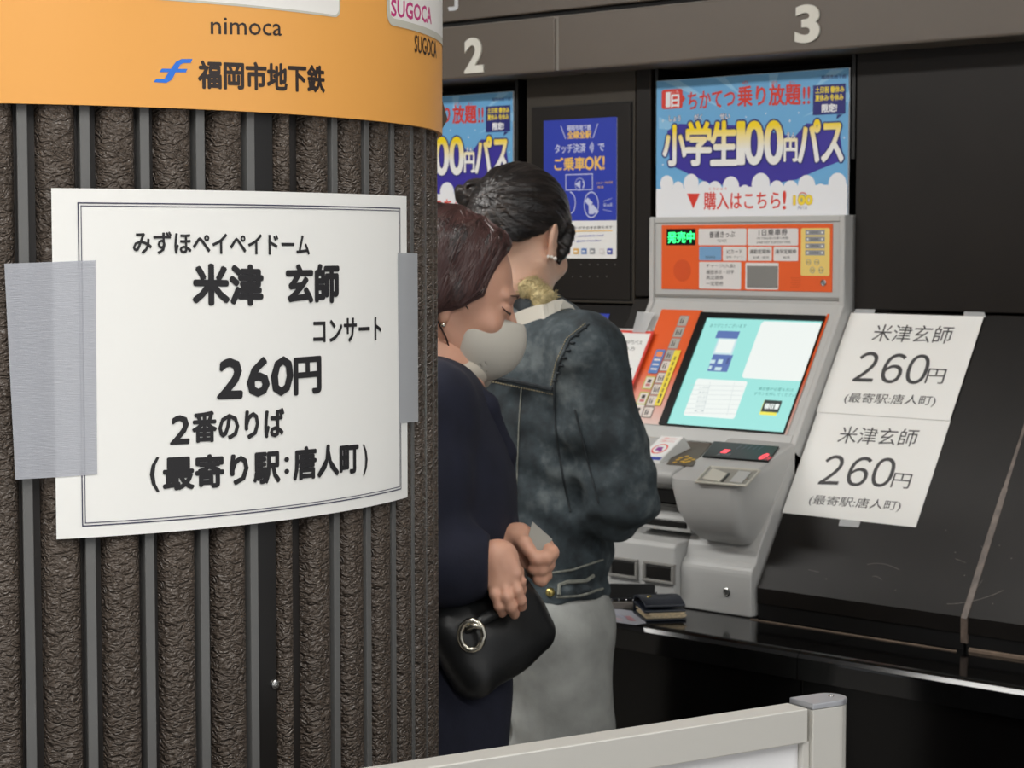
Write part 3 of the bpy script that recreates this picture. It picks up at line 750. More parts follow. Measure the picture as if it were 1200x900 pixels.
# shelf under the console, left
MB().prism_x([(3.22, 1.078), (3.056, 1.04), (3.046, 1.034), (3.044, 1.026), (3.052, 1.012), (3.16, .985)], MX0 + .002, -2.452).build('shelf', M_metalg, mach, bevel=.004, seg=3)
PSH = Plane((0, 3.22, 1.078), (1, 0, 0), np.array([0, .164, .038]) / .1683)
def kc(x, y): return (690 + x * .26667, 500 + y * .26667)
# coin tray pocket with yellow coin marks
po = MB(); 
def quad_on(P, pts, off): return [P.p3(*P.px(*q), off) for q in pts]
a = PSH.px(*kc(345, 168)); b = PSH.px(*kc(500, 118)); 
M_pocket = mat('pocket_brown', S(92, 84, 74), .5); M_coin = mat('coin_yellow', S(222, 176, 50), .4)
po.extr(quad_on(PSH, [kc(342, 168), kc(455, 176), kc(540, 76), kc(412, 66)], .0004), PSH.N * .0012).build('coin_pocket', M_pocket, mach)
pr = Print(PSH, .0025, .0001)
for x, y in [(378, 162), (392, 150), (412, 158), (405, 142), (428, 150), (422, 162), (440, 158), (446, 144), (432, 136), (460, 150)]: pr.disc(*kc(x, y), .0048, M_coin, 12)
pr.build('coin_marks', mach)
# little desk sign: white wedge with a no-smoking style round mark
wd = [atz(*kc(212, 150), 1.05), atz(*kc(310, 160), 1.05)]
sg = MB(); f0 = PSH.p3(*PSH.px(*kc(212, 158)), 0); f1 = PSH.p3(*PSH.px(*kc(312, 164)), 0)
dvec = np.array([0, .085, 0]); L = (f1 - f0)
PW = Plane(f0 + np.array([0, 0, .006]), L, np.array([0, .075, .042]))
Lw = np.linalg.norm(L)
sg.loft([[f0, f0 + (0, 0, .006), f0 + (0, .075, .048), f0 + (0, .1, .02)], [f1, f1 + (0, 0, .006), f1 + (0, .075, .048), f1 + (0, .1, .02)]])
ds = empty('desk_sign', f0, 'small white wedge sign with a purple round mark lying on the machine shelf', 'sign')
sg.build('wedge', mat('sign_white', S(226, 226, 224), .4), ds, bevel=.001)
pr = Print(PW, .0004, .0001)
pr.rectuv(.002, .002, Lw - .002, .084, M_white); pr.rectuv(.002, .002, Lw - .002, .012, mat('sign_blue', S(60, 80, 170), .4))
M_pm = mat('sign_purple', S(150, 70, 150), .4); M_rd = mat('sign_red', S(230, 90, 80), .4)
cx = Lw / 2
def ring_uv(pr, cx, cy, r, w_, m, n=24):
    P = []; F = []
    for i in range(n + 1):
        a = 2 * PI * i / n; P += [(cx + (r - w_) * math.cos(a), cy + (r - w_) * math.sin(a)), (cx + r * math.cos(a), cy + r * math.sin(a))]
        if i: F.append([2 * i - 2, 2 * i - 1, 2 * i + 1, 2 * i])
    pr.uv(P, F, m)
ring_uv(pr, cx, .04, .017, .003, M_rd); pr.rectuv(cx - .008, .034, cx + .006, .046, M_pm, .002); pr.rectuv(cx + .002, .03, cx + .009, .038, M_pm, .002)
V, F, lo, hi = text_geo('ご注意ください', 0, 2); k = (V - lo) / (hi - lo)
for yy in (.064, .073): pr.uv([(.01 + q[0] * (Lw - .02), yy + q[1] * .007) for q in k], F, M_rd)
pr.build('sign_print', ds)
ys = MB().extr(quad_on(PSH, [kc(190, 92), kc(240, 92), kc(265, 60), kc(200, 60)], .0003), PSH.N * .0003).build('yellow_sticker', M_ye, mach)
# recess with note slots between shelf and tray
M_slot = mat('slot_black', S(12, 11, 11), .35)
def slot(x0, x1, z0, z1, y, m=M_slot, lip=.004):
    mb = MB(); mb.box(x0, y - .002, z0, x1, y + .004, z1); mb.build('slot_mouth', m, mach, bevel=.004)
    fr = MB()
    fr.box(x0 - lip, y - .006, z0 - lip, x1 + lip, y + .004, z0); fr.box(x0 - lip, y - .004, z1, x1 + lip, y + .004, z1 + lip)
    fr.box(x0 - lip, y - .006, z0, x0, y + .004, z1); fr.box(x1, y - .006, z0, x1 + lip, y + .004, z1)
    fr.build('slot_rim', M_metald, mach, bevel=.0015)
slot(-2.60, -2.44, .958, .988, 3.146); slot(-2.76, -2.63, .955, .985, 3.146)
MB().prism_x([(3.15, .955), (3.095, .945), (3.09, .94), (3.09, .915), (3.15, .905)], -2.585, -2.44).build('note_unit', M_metalg, mach, bevel=.003)
MB().box(-2.575, 3.088, .922, -2.45, 3.093, .936).build('note_slot', M_slot, mach, bevel=.003)
MB().prism_x([(3.15, .955), (3.095, .945), (3.09, .94), (3.09, .915), (3.15, .905)], -2.765, -2.62).build('note_unit', M_metalg, mach, bevel=.003)
# lower tray
MB().prism_x([(3.16, .908), (3.068, .894), (3.061, .888), (3.061, ZK + .001), (3.16, ZK + .001)], MX0 + .002, -2.4575).build('lower_tray', M_metalg, mach, bevel=.004, seg=3)
slot(-2.615, -2.553, .822, .850, 3.0605, lip=.006); slot(-2.527, -2.462, .822, .850, 3.0605, lip=.006); slot(-2.72, -2.65, .822, .850, 3.0605, lip=.006)
pr = Print(Plane((0, 3.061, 0), (1, 0, 0), (0, 0, 1)), .0003); pr.rectuv(-2.66, .786, -2.575, .798, M_coin); pr.text('おつり・きっぷ', 708, 690, 728, 691, 4, M_red); pr.build('tray_sticker', mach)
# right cover with the rounded skirt
prof = [(3.24, 1.06), (3.212, 1.078), (3.10, .893)] + [(3.078 + .03 - .03 * math.cos(t) * 1.0, .845 + .03 * math.sin(t)) for t in np.linspace(PI / 3, 0, 6)] + [(3.078, ZK + .001), (3.24, ZK + .001)]
MB().prism_x(prof, -2.4565, MX1).build('skirt_cover', M_metalg, mach, bevel=.003, ang=50)
PK = Plane((0, 3.078, 0), (1, 0, 0), (0, 0, 1)); lock(PK, 852, 694, mach, .0085)
# coin unit: a bulging block whose front narrows downwards
def rr_ring(x0, x1, y0, y1, z, r, n=5, zs=0.0):
    return [(x, y, z + zs * (y - y0)) for x, y in rrect(x0, y0, x1, y1, r, n)]
mb = MB(); rg = []
for q, (x0, x1, y0, z) in enumerate([(-2.446, -2.290, 3.036, 1.030), (-2.449, -2.288, 3.029, 1.026), (-2.449, -2.288, 3.028, 1.010), (-2.443, -2.291, 3.038, .965), (-2.43, -2.297, 3.056, .930), (-2.418, -2.306, 3.085, .908), (-2.39, -2.33, 3.115, .898)]):
    rg.append(rr_ring(x0, x1, y0, 3.23, z, .022 if q < 5 else .012, 5, .33 if q < 3 else .15 if q == 3 else 0))
mb.loft(rg); mb.build('coin_unit', M_metalg, mach, smooth=True)
cu_o = bpy.data.objects[-1] if False else None
PC = Plane((0, 3.036, 1.030), (1, 0, 0), np.array([0, 1, .33]) / math.hypot(1, .33))
dsp = MB().extr(quad_on(PC, [kc(500, 138), kc(790, 160), kc(838, 95), kc(552, 72)], .0005), PC.N * .004).build('fare_display', M_glossb, mach, bevel=.001)
pr = Print(PC, .0048, .0001)
pr.rect(*kc(578, 124), *kc(626, 112), M_ledr, .001, 2)
for i in range(5): pr.rect(*kc(652 + i * 24, 108 + i * 1), *kc(672 + i * 24, 92 + i * 1), mat('dim_segment', S(92, 96, 108), .4), .001, 2)
pr.text('投入金額', *kc(560, 136), *kc(615, 138), 3, M_gray)
pr.build('display_print', dsp)
pr = Print(PC, .0048, .0001); pr.text('0', *kc(742, 152), *kc(766, 153), 7, M_ledr, .05); pr.text('円', *kc(774, 156), *kc(788, 157), 4, M_ledr); pr.build('lit_digits', dsp)
rim = quad_on(PC, [kc(470, 245), kc(690, 262), kc(752, 196), kc(535, 178)], .001)
M_rim = mat('tray_rim', S(205, 202, 190), .4)
mb = MB(); mb.tube(rim, .0028, 8, closed=True).build('receipt_rim', M_rim, mach, smooth=True)
MB().extr(quad_on(PC, [kc(478, 244), kc(688, 259), kc(744, 200), kc(540, 184)], .0002), PC.N * .001).build('receipt_tray', mat('tray_floor', S(150, 148, 140), .5), mach)
MB().extr(quad_on(PC, [kc(500, 232), kc(575, 248), kc(610, 212), kc(545, 188)], .0014), PC.N * .002).build('coin_flap', M_rim, mach, bevel=.0006)
MB().extr(quad_on(PC, [kc(583, 246), kc(592, 247), kc(622, 210), kc(613, 208)], .0014), PC.N * .0012).build('coin_slit', M_slot, mach)
MB().extr(quad_on(PC, [kc(618, 248), kc(672, 254), kc(715, 206), kc(660, 200)], .0014), PC.N * .002).build('return_plate', M_metalg, mach, bevel=.0006)
lock(PC, *kc(695, 232), mach, .004)
# second machine behind the women: a copy with all of its parts
mach2 = copy_tree(mach); mach2.location.x -= .906
mach2['label'] = 'ticket machine under the left poster, almost wholly hidden behind the two women'

# ------------------------------------------------------------------ service bay
M_ring = mat('groove', S(14, 12, 12), .6)
sv = empty('service_door', (-3.0, YU, ZU), 'dark flush cabinet door in the bay between the two ticket machines', 'cabinet door')
d0 = PY.px(623.7, 127); d1 = PY.px(740, 120); zt = (d0[1] + d1[1]) / 2; zb = ZU + .012
MB().box(d0[0], YU - .005, zb, d1[0], YU - .0002, zt).build('door_leaf', M_dark, sv, bevel=.0015)
g = MB()
for q in ((d0[0] - .003, zb - .003, d0[0], zt + .003), (d1[0], zb - .003, d1[0] + .003, zt + .003), (d0[0], zt, d1[0], zt + .003), (d0[0], zb - .003, d1[0], zb)):
    g.box(q[0], YU - .0008, q[1], q[2], YU - .0002, q[3])
g.build('door_gap', M_ring, sv)
mb = MB(); PD = Plane((0, YU - .005, 0), (1, 0, 0), (0, 0, 1)); M_pf = mat('hole_grey', S(120, 118, 116), .5)
pr = Print(PD, .0003, 0)
for y, x0 in ((310, 681), (324, 671)):
    for i in range(5): pr.disc(x0 + i * 10, y, .0014, M_pf, 8)
pr.build('perforation', sv)
b0 = PD.px(637.7, 141); b1 = PD.px(722.8, 303.7); bw = PD.px(722.8, 137.7)
bp_ = empty('blue_poster', (b0[0] + .06, YU - .005, b1[1]), 'narrow upright blue notice with a white foot on the dark cabinet door', 'poster')
u0, u1, v0, v1 = b0[0], b1[0], b1[1] + .001, (b0[1] + bw[1]) / 2
M_pb = mat('notice_blue', S(42, 62, 178), .4); M_py = mat('notice_yellow', S(246, 200, 96), .4); M_pw = mat('notice_pale', S(206, 212, 240), .4)
obj('sheet', [PD.p3(a, b, o) for o in (0, .0012) for a, b in rrect(u0, v0, u1, v1, .004, 3)], [list(range(16))[::-1], list(range(16, 32))] + [[i, (i + 1) % 16, 16 + (i + 1) % 16, 16 + i] for i in range(16)], M_white, bp_)
pr = Print(PD, .0014, .0001)
vm = PD.px(700, 258.5)[1]; pr.rectuv(u0, vm, u1, v1, M_pb)
def nc(x, y): return (610 + x * .2222, 120 + y * .2222)
pr.text('福岡市地下鉄', *nc(248, 150), *nc(374, 146), 6.5, M_pw, .03); pr.text('全線全駅', *nc(250, 192), *nc(374, 188), 9, M_py, .035)
pr.line(*nc(215, 125), *nc(240, 192), .0022, M_pw); pr.line(*nc(410, 112), *nc(384, 188), .0022, M_pw)
pr.text('タッチ決済', *nc(184, 270), *nc(345, 264), 11, M_pw, .02); pr.text('で', *nc(412, 256), *nc(444, 255), 8.5, M_pw, .03)
for r_ in (.004, .0075, .011, .0145): pr.ring(*nc(362, 238), r_, .002, M_pw, a0=-.9, a1=.9, sy=1.1)
pr.text('ご乗車', *nc(182, 360), *nc(340, 356), 15, M_py, .03); pr.text('OK!', *nc(342, 356), *nc(444, 352), 15, M_py, .04)
def frame(x0, y0, x1, y1, w_, m):
    a = PD.px(*nc(x0, y0)); b = PD.px(*nc(x1, y1))
    for q in ((a[0], a[1], b[0], a[1] + w_), (a[0], b[1] - w_, b[0], b[1]), (a[0], a[1], a[0] + w_, b[1]), (b[0] - w_, a[1], b[0], b[1])): pr.rectuv(*q, m)
frame(240, 465, 384, 375, .002, M_pw); pr.ring(*nc(315, 432), .014, .0012, M_pw); pr.poly([nc(290, 432), nc(318, 412), nc(318, 455)], M_pw); pr.ring(*nc(322, 432), .010, .003, M_pw, a0=-1, a1=1)
pr.ring(*nc(376, 540), .0215, .002, M_pw, sy=1.35); pr.ring(*nc(262, 530), .018, .002, M_pw, sy=1.4, a0=-1.5, a1=1.5)
pr.poly([nc(340, 520), nc(358, 502), nc(385, 530), nc(366, 548)], M_pw); pr.rect(*nc(362, 590), *nc(392, 540), M_pw, .003); pr.poly([nc(388, 540), nc(415, 575), nc(405, 590), nc(380, 570)], M_pw)
pr.text('このマークが目印', *nc(404, 432), *nc(488, 428), 3, M_py); pr.text('改札機', *nc(410, 455), *nc(440, 453), 3, M_py)
for a, b in (((440, 522), (486, 505)), ((442, 545), (488, 545)), ((438, 565), (484, 575))): pr.line(*nc(*a), *nc(*b), .001, M_pw)
pr.text('タッチ', *nc(440, 550), *nc(488, 548), 4, M_pw, .02)
pr.text('クレジットカードがそのまま使えます', *nc(150, 672), *nc(488, 664), 3.2, M_ink2); pr.line(*nc(150, 682), *nc(488, 676), .0022, M_py)
pr.text('Please touch your contactless card', *nc(150, 716), *nc(440, 708), 2.8, M_pb); pr.text('to the ticket gate reader', *nc(150, 742), *nc(430, 735), 2.8, M_pb)
for x, m in ((200, M_pb), (250, M_red), (296, M_gold), (338, M_bl), (382, M_gray), (432, M_lab), (474, M_pb)):
    pr.rect(*nc(x - 14, 800), *nc(x + 14, 770), m, .001, 2); pr.rect(*nc(x - 10, 789), *nc(x + 6, 781), M_white)
pr.build('notice_print', bp_)

# ------------------------------------------------------------------ sheets on the slope
def sheet_on(P, name, label, pts, m=M_paper, th=.0005, cat='notice', rectify=True):
    q = [P.px(*p) for p in pts]   # TL TR BR BL
    if rectify:
        x0 = (q[0][0] + q[3][0]) / 2; x1 = (q[1][0] + q[2][0]) / 2; y1 = (q[0][1] + q[1][1]) / 2; y0 = (q[2][1] + q[3][1]) / 2
        q = [(x0, y1), (x1, y1), (x1, y0), (x0, y0)]
    r = empty(name, P.p3(*q[3], 0), label, cat)
    mb = MB(); mb.extr([P.p3(u, v, .0006) for u, v in (q[3], q[2], q[1], q[0])], P.N * th); o = mb.build('sheet', m, r)
    return r, o, q
def cc(x, y): return (880 + x / 3, 340 + y / 3)
low, o, ql = sheet_on(PS, 'price_notice', 'lower of the two white fare sheets taped one above the other on the dark slope', [cc(232, 432), cc(698, 456), cc(587, 831), cc(111, 787)])
upp, o, qu = sheet_on(PS, 'price_notice', 'upper of the two white fare sheets taped one above the other on the dark slope', [cc(352, 84), cc(826, 94), cc(698, 458), cc(232, 434)])
o.location = Vector(PS.N * .0018)
def fare(root, dx, rows):
    pr = Print(PS, .0034 if root is upp else .0014, .0001)
    (a, b, c, d) = rows
    pr.text('米津玄師', *cc(*a[0]), *cc(*a[1]), a[2], M_ink2, .0)
    for ch, x0, x1, y in (('２', 357, 428, 323), ('６', 449, 521, 329), ('０', 535, 609, 332)):
        if root is low: x0 -= 122; x1 -= 122; y += 360
        pr.text(ch, *cc(x0, y), *cc(x1, y + 2), b[2], M_ink2, .006, res=6)
    pr.text('円', *cc(*c[0]), *cc(*c[1]), c[2], M_ink2, .0)
    pr.text('(最寄駅:唐人町)', *cc(*d[0]), *cc(*d[1]), d[2], M_ink2, .0)
    pr.build('lettering', root)
fare(upp, 0, [((424, 182), (700, 192), 20.5), ((357, 322), (610, 332), 35), ((612, 330), (676, 333), 17.5), ((326, 402), (646, 414), 13.5)])
fare(low, 0, [((302, 538), (576, 552), 20.5), ((234, 680), (487, 692), 35), ((490, 694), (554, 700), 17.5), ((200, 758), (522, 782), 13.5)])
def tape_on(P, pts, label, m=M_clear, off=.0022):
    q = [P.px(*p) for p in pts]; mb = MB(); mb.extr([P.p3(u, v, off) for u, v in (q[3], q[2], q[1], q[0])], P.N * .0002)
    return tag(mb.build('adhesive_tape', m, None), label, 'tape')
tape_on(PS, [cc(372, 66), cc(440, 68), cc(432, 92), cc(358, 90)], 'clear tape on the top left corner of the upper fare sheet')
tape_on(PS, [cc(755, 66), cc(818, 68), cc(828, 98), cc(748, 96)], 'clear tape on the top right corner of the upper fare sheet')
tape_on(PS, [cc(316, 806), cc(388, 814), cc(380, 836), cc(310, 830)], 'short clear tape under the bottom edge of the lower fare sheet')
# guide card with red border and the blue card left of the machine
PG = Plane(PS.O + PS.N * .034, PS.U, PS.Vv)
gd, o, q = sheet_on(PG, 'guide_card', 'white guide card with a red border standing beside the denim sleeve', [(708, 385.5), (766, 389.5), (732, 479), (672, 470)], M_red)
MB().extr([PG.p3(a, b, -.0005) for a, b in ((q[3][0] + .01, q[3][1] + .002), (q[2][0] - .01, q[2][1] + .002), (q[1][0] - .01, q[1][1] + .005), (q[0][0] + .01, q[0][1] + .005))], PG.N * -.0325).build('card_stand', M_metalg, gd)
pr = Print(PG, .0014, .0001); x0, x1, y1, y0 = q[0][0], q[1][0], q[0][1], q[2][1]
pr.rectuv(x0 + .006, y0 + .006, x1 - .006, y1 - .006, M_white)
pr.text('小学生100円パス', 715, 402, 752, 404.5, 5, M_ink2); pr.text('買い方', 724, 410, 744, 411.5, 4.5, M_ink2)
pr.rectuv(x0 + .03, y0 + .072, x0 + .062, y0 + .104, M_ink); pr.rectuv(x0 + .032, y0 + .074, x0 + .060, y0 + .102, M_white)
for fy in (.082, .034):
    c = (x1 - .03, y0 + fy + .004); pr.uv([(c[0] - .012, c[1]), (c[0] - .003, c[1] - .009), (c[0] - .003, c[1] - .004), (c[0] + .01, c[1] - .004), (c[0] + .01, c[1] + .004), (c[0] - .003, c[1] + .004), (c[0] - .003, c[1] + .009)], [list(range(7))], M_ink)
pr.build('card_print', gd)
bc, o, q = sheet_on(PS, 'blue_card', 'small blue card on the dark slope above the jacket shoulder', [(684, 367), (719, 368.5), (703, 388), (672, 386)], M_pb)
pr = Print(PS, .0014, .0001); pr.text('ICカード', 694, 376, 712, 377, 4, M_pw); pr.build('card_print', bc)
tape_on(PG, [(748, 366), (768, 367), (757, 391), (742, 390)], 'crumpled clear tape at the top right corner of the red-bordered guide card', M_clear, .003)

# ------------------------------------------------------------------ things on the ledge
def hbox(mb, c, L, W, H, rot, z0, tilt=0.0):
    ax = np.array([math.cos(rot), math.sin(rot), 0]); ay = np.array([-math.sin(rot), math.cos(rot), 0]); az = UPW.copy()
    if tilt: az2 = az * math.cos(tilt) - ay * math.sin(tilt); ay = ay * math.cos(tilt) + az * math.sin(tilt); az = az2
    cc_ = np.array([c[0], c[1], z0 + H / 2]); mb.obox(cc_, ax * L / 2, ay * W / 2, az * H / 2); return mb
M_wal = mat('wallet_navy', S(38, 44, 56), .35, bump=(300, .2, .0006)); M_note = mat('banknote', S(214, 196, 164), .7, vary=(200, .25)); M_brass = mat('snap_brass', S(200, 180, 110), .3, .9)
p0 = atz(757, 729, ZK); p1 = atz(803, 727.5, ZK); v = p1 - p0; Lw = np.linalg.norm(v); rot = math.atan2(v[1], v[0]); nrm = np.array([-math.sin(rot), math.cos(rot), 0])
c = (p0 + p1) / 2 + nrm * .048
wl = empty('wallet', (c[0], c[1], ZK), 'dark navy folded wallet with paper notes sticking out, lying on the black ledge', 'wallet')
hbox(MB(), c, Lw + .006, .094, .004, rot, ZK + .0005).build('bottom_cover', M_wal, wl, bevel=.0015)
mb = MB()
for i in range(5): hbox(mb, c - nrm * .003 * (i % 2) + np.array([.004 * (i % 3), 0, 0]), Lw - .006, .092, .0018, rot + .012 * (i - 2), ZK + .005 + i * .0024, .0)
mb.build('notes', M_note, wl)
hbox(MB(), c, Lw + .004, .094, .005, rot - .02, ZK + .0175, .03).build('middle_leaf', M_wal, wl, bevel=.002)
mb = MB(); rg = []
for i in range(9):
    t = i / 8; yy = -.047 + .094 * t; zz_ = ZK + .026 + .010 * math.sin(t * PI * .9) ; a = c + nrm * yy
    ax = np.array([math.cos(rot - .03), math.sin(rot - .03), 0]) * (Lw / 2 + .001)
    rg.append([a - ax + UPW * (zz_ - a[2]), a + ax + UPW * (zz_ - a[2]), a + ax + UPW * (zz_ + .005 - a[2]), a - ax + UPW * (zz_ + .005 - a[2])])
for r_ in rg: pass
mb.loft(rg).build('top_flap', M_wal, wl, bevel=.0018)
mb = MB(); rg = []
for i in range(9):
    t = i / 8 * PI; yy = .045 + .012 * math.sin(t); zz_ = ZK + .002 + .028 * (1 - math.cos(t)) / 2; a = c + nrm * yy; a[2] = zz_
    ax = np.array([math.cos(rot), math.sin(rot), 0]) * (Lw / 2)
    rg.append([a - ax, a + ax, a + ax + nrm * -.003, a - ax + nrm * -.003])
mb.loft(rg).build('spine', M_wal, wl, smooth=False)
sp = c - nrm * .005 - v / Lw * (Lw * .28); MB().ball((sp[0], sp[1], ZK + .0405), (.0045, .0045, .002), 12, 6).build('snap', M_brass, wl, smooth=True)
# key case
M_kb = mat('case_black', S(20, 21, 23), .3); M_kg = mat('case_lining', S(128, 122, 114), .6)
rot2 = .62; c = atz(740, 713, ZK)
kc_ = empty('key_case', (c[0], c[1], ZK), 'black zipped key case with a looped cord behind the wallet on the ledge', 'key case')
hbox(MB(), c, .085, .045, .016, rot2, ZK + .0005).build('pouch', M_kg, kc_, bevel=.005, seg=3)
hbox(MB(), c + np.array([0, 0, 0]), .09, .046, .011, rot2 + .05, ZK + .026, .5).build('cover', M_kb, kc_, bevel=.005, seg=3)
mb = MB(); ex = np.array([math.cos(rot2), math.sin(rot2), 0]); ey = np.array([-ex[1], ex[0], 0])
for i in range(6): q = c + ex * (-.036 + .014 * i) - ey * .026; mb.ball((q[0], q[1], ZK + .0205), .0022, 8, 6)
mb.build('zip_teeth', M_steel, kc_, smooth=True)['kind'] = 'stuff'
pts = [c + ex * (.04 + .035 * math.cos(t)) + ey * (.015 + .022 * math.sin(t)) + UPW * (ZK + .022 + .01 * math.sin(t * 2) - c[2]) for t in np.linspace(-2.4, 2.4, 18)]
MB().tube(pts, .0022, 8).build('cord', M_kb, kc_, smooth=True)
# leaflets
def flat(name, label, pts, z, m, mk=None):
    P = [atz(x, y, z) for x, y in pts]; r = empty(name, P[0], label, 'leaflet'); mb = MB(); mb.extr(P, (0, 0, .0006)).build('sheet', m, r); return r, P
r, P = flat('leaflet', 'blue leaflet under the white one at the left end of the visible ledge', [(690, 722), (704, 724), (722, 713), (704, 707)], ZK + .0002, mat('leaflet_blue', S(64, 78, 150), .4))
r, P = flat('leaflet', 'glossy white leaflet with pink print lying on the ledge left of the wallet', [(700, 726), (745, 732.5), (757, 730), (746, 717), (720, 713)], ZK + .001, mat('leaflet_white', S(222, 224, 236), .25))
PL = Plane((0, 0, ZK + .0016), (1, 0, 0), (0, 1, 0)); pr = Print(PL, .0002, .0001); M_pk = mat('leaflet_pink', S(226, 170, 180), .3)
pr.line(735, 722, 742, 728, .012, M_pk); pr.line(716, 718, 734, 724, .004, mat('leaflet_lilac', S(180, 186, 216), .3)); pr.line(714, 722, 730, 727, .004, M_pk); pr.build('leaflet_print', r)

# ------------------------------------------------------------------ white partition in the foreground
M_alu = mat('rail_aluminium', S(206, 204, 198), .38, .25); M_cap = mat('cap_metal', S(190, 192, 198), .28, .6); M_brd = mat('partition_board', S(236, 236, 238), .35)
fa = math.radians(58); fd = FH * math.cos(fa) + RT * math.sin(fa); fe = FH * math.cos(fa - PI / 2) + RT * math.sin(fa - PI / 2)
ZC = 1.03; c0 = atz(953, 825, ZC); c0[2] = 0
fen = empty('partition', (c0[0], c0[1], 0), 'white waist-high barrier panel with an aluminium rail in the foreground', 'barrier')
def fpt(a, b, z): return c0 + fd * a + fe * b + UPW * z
def fbox(mb, a0, a1, b0, b1, z0, z1): return mb.extr([fpt(a0, b0, z0), fpt(a1, b0, z0), fpt(a1, b1, z0), fpt(a0, b1, z0)], UPW * (z1 - z0))
def ppoly(g=0): return [(0 - g, -g), (.034, -g)] + [(.034 + (.017 + g) * math.sin(t), .017 - (.017 + g) * math.cos(t)) for t in np.linspace(.2, PI - .2, 9)] + [(.034, .034 + g), (-g, .034 + g)]
MB().extr([fpt(a, b, 0.012) for a, b in ppoly()], UPW * (ZC - .018)).build('post', M_alu, fen, bevel=.001)
MB().extr([fpt(a, b, ZC - .006) for a, b in ppoly(.0008)], UPW * .006).build('post_cap', M_cap, fen, bevel=.0012)
MB().ball(fpt(.037, .017, ZC + .0005), (.0028, .0028, .0012), 10, 6).build('cap_screw', M_steel, fen, smooth=True)
fbox(MB(), -1.35, -.0055, .001, .031, ZC - .037, ZC - .004).build('top_rail', M_alu, fen, bevel=.0012)
fbox(MB(), -.009, -.0005, .004, .03, .012, ZC - .037).build('stile', M_alu, fen, bevel=.001)
fbox(MB(), -1.35, -.0095, .011, .021, .10, ZC - .037).build('board', M_brd, fen)
fbox(MB(), -1.35, -.009, .001, .031, .06, .10).build('bottom_rail', M_alu, fen, bevel=.0012)
fbox(MB(), -.06, .09, -.16, .19, 0, .012).build('foot_plate', M_alu, fen, bevel=.003)
fbox(MB(), -1.384, -1.35, .0, .034, 0.0, ZC).build('post', M_alu, fen, bevel=.001)
fbox(MB(), -1.44, -1.30, -.16, .19, 0, .012).build('foot_plate', M_alu, fen, bevel=.003)

# fine scratches on the dark slope panels
M_scr = mat('scratch_grey', S(112, 106, 100), .5)
pr = Print(PS, .0006, 0)
def arc_px(x0, y0, x1, y1, bulge, w_, n=7):
    prev = None
    for k in range(n + 1):
        q = k / n; x = x0 + (x1 - x0) * q; y = y0 + (y1 - y0) * q + bulge * 4 * q * (1 - q)
        if prev: pr.line(prev[0], prev[1], x, y, w_, M_scr)
        prev = (x, y)
for a in [(1016, 662, 1054, 668, -4, .0006), (1110, 708, 1176, 692, 4, .0008), (1141, 695, 1152, 680, 0, .0005), (1023, 676, 1034, 680, -2, .0005), (1150, 640, 1156, 648, 0, .0005), (1120, 655, 1132, 660, 0, .0005), (948, 668, 960, 671, 0, .0004)]: arc_px(*a)
for x, y in [(1131, 675), (1164, 708), (1109, 622), (1120, 648), (1186, 655), (1172, 640), (1050, 692), (969, 679)]: pr.disc(x, y, .0009, M_scr, 8)
o = pr.build('scratches', wall); o['kind'] = 'stuff'

# ------------------------------------------------------------------ implicit-surface modelling for bodies, hair and clothes
def smin(a, b, k): h = np.clip(.5 + .5 * (b - a) / k, 0, 1); return b + (a - b) * h - k * h * (1 - h)
def smax(a, b, k): return -smin(-a, -b, k)
def nrm_(v): v = np.array(v, float); return v / np.linalg.norm(v)
def d_ell(P, c, r, M=None):
    Q = P - np.array(c)
    if M is not None: Q = Q @ np.array(M).T
    r = np.array(r); k0 = np.sqrt(((Q / r) ** 2).sum(-1)); k1 = np.sqrt(((Q / r ** 2) ** 2).sum(-1)) + 1e-9
    return k0 * (k0 - 1) / k1
def d_cone(P, a, b, ra, rb):
    a = np.array(a); ba = np.array(b) - a; h = np.clip(((P - a) @ ba) / (ba @ ba), 0, 1)
    return np.sqrt(((P - a - h[..., None] * ba) ** 2).sum(-1)) - (ra + (rb - ra) * h)
def d_chain(P, pts, rs, k=.01):
    d = None
    for i in range(len(pts) - 1):
        e = d_cone(P, pts[i], pts[i + 1], rs[i], rs[i + 1]); d = e if d is None else smin(d, e, k)
    return d
def d_box(P, c, M, h, r):
    Q = np.abs((P - np.array(c)) @ np.array(M).T) - np.array(h) + r
    return np.sqrt((np.maximum(Q, 0) ** 2).sum(-1)) + np.minimum(Q.max(-1), 0) - r
def plane_d(P, p, n): return (P - np.array(p)) @ nrm_(n)
def wob(P, f, s=0):
    x, y, z = P[..., 0] * f, P[..., 1] * f, P[..., 2] * f
    return (np.sin(x * 1.1 + 2 * np.sin(y * .7 + s) + s) * np.sin(y * 1.3 + 1.5 * np.sin(z * .9 + s)) + np.sin(z * 1.2 + 1.7 * np.sin(x * .8 + s * 2)) * .7) / 1.7
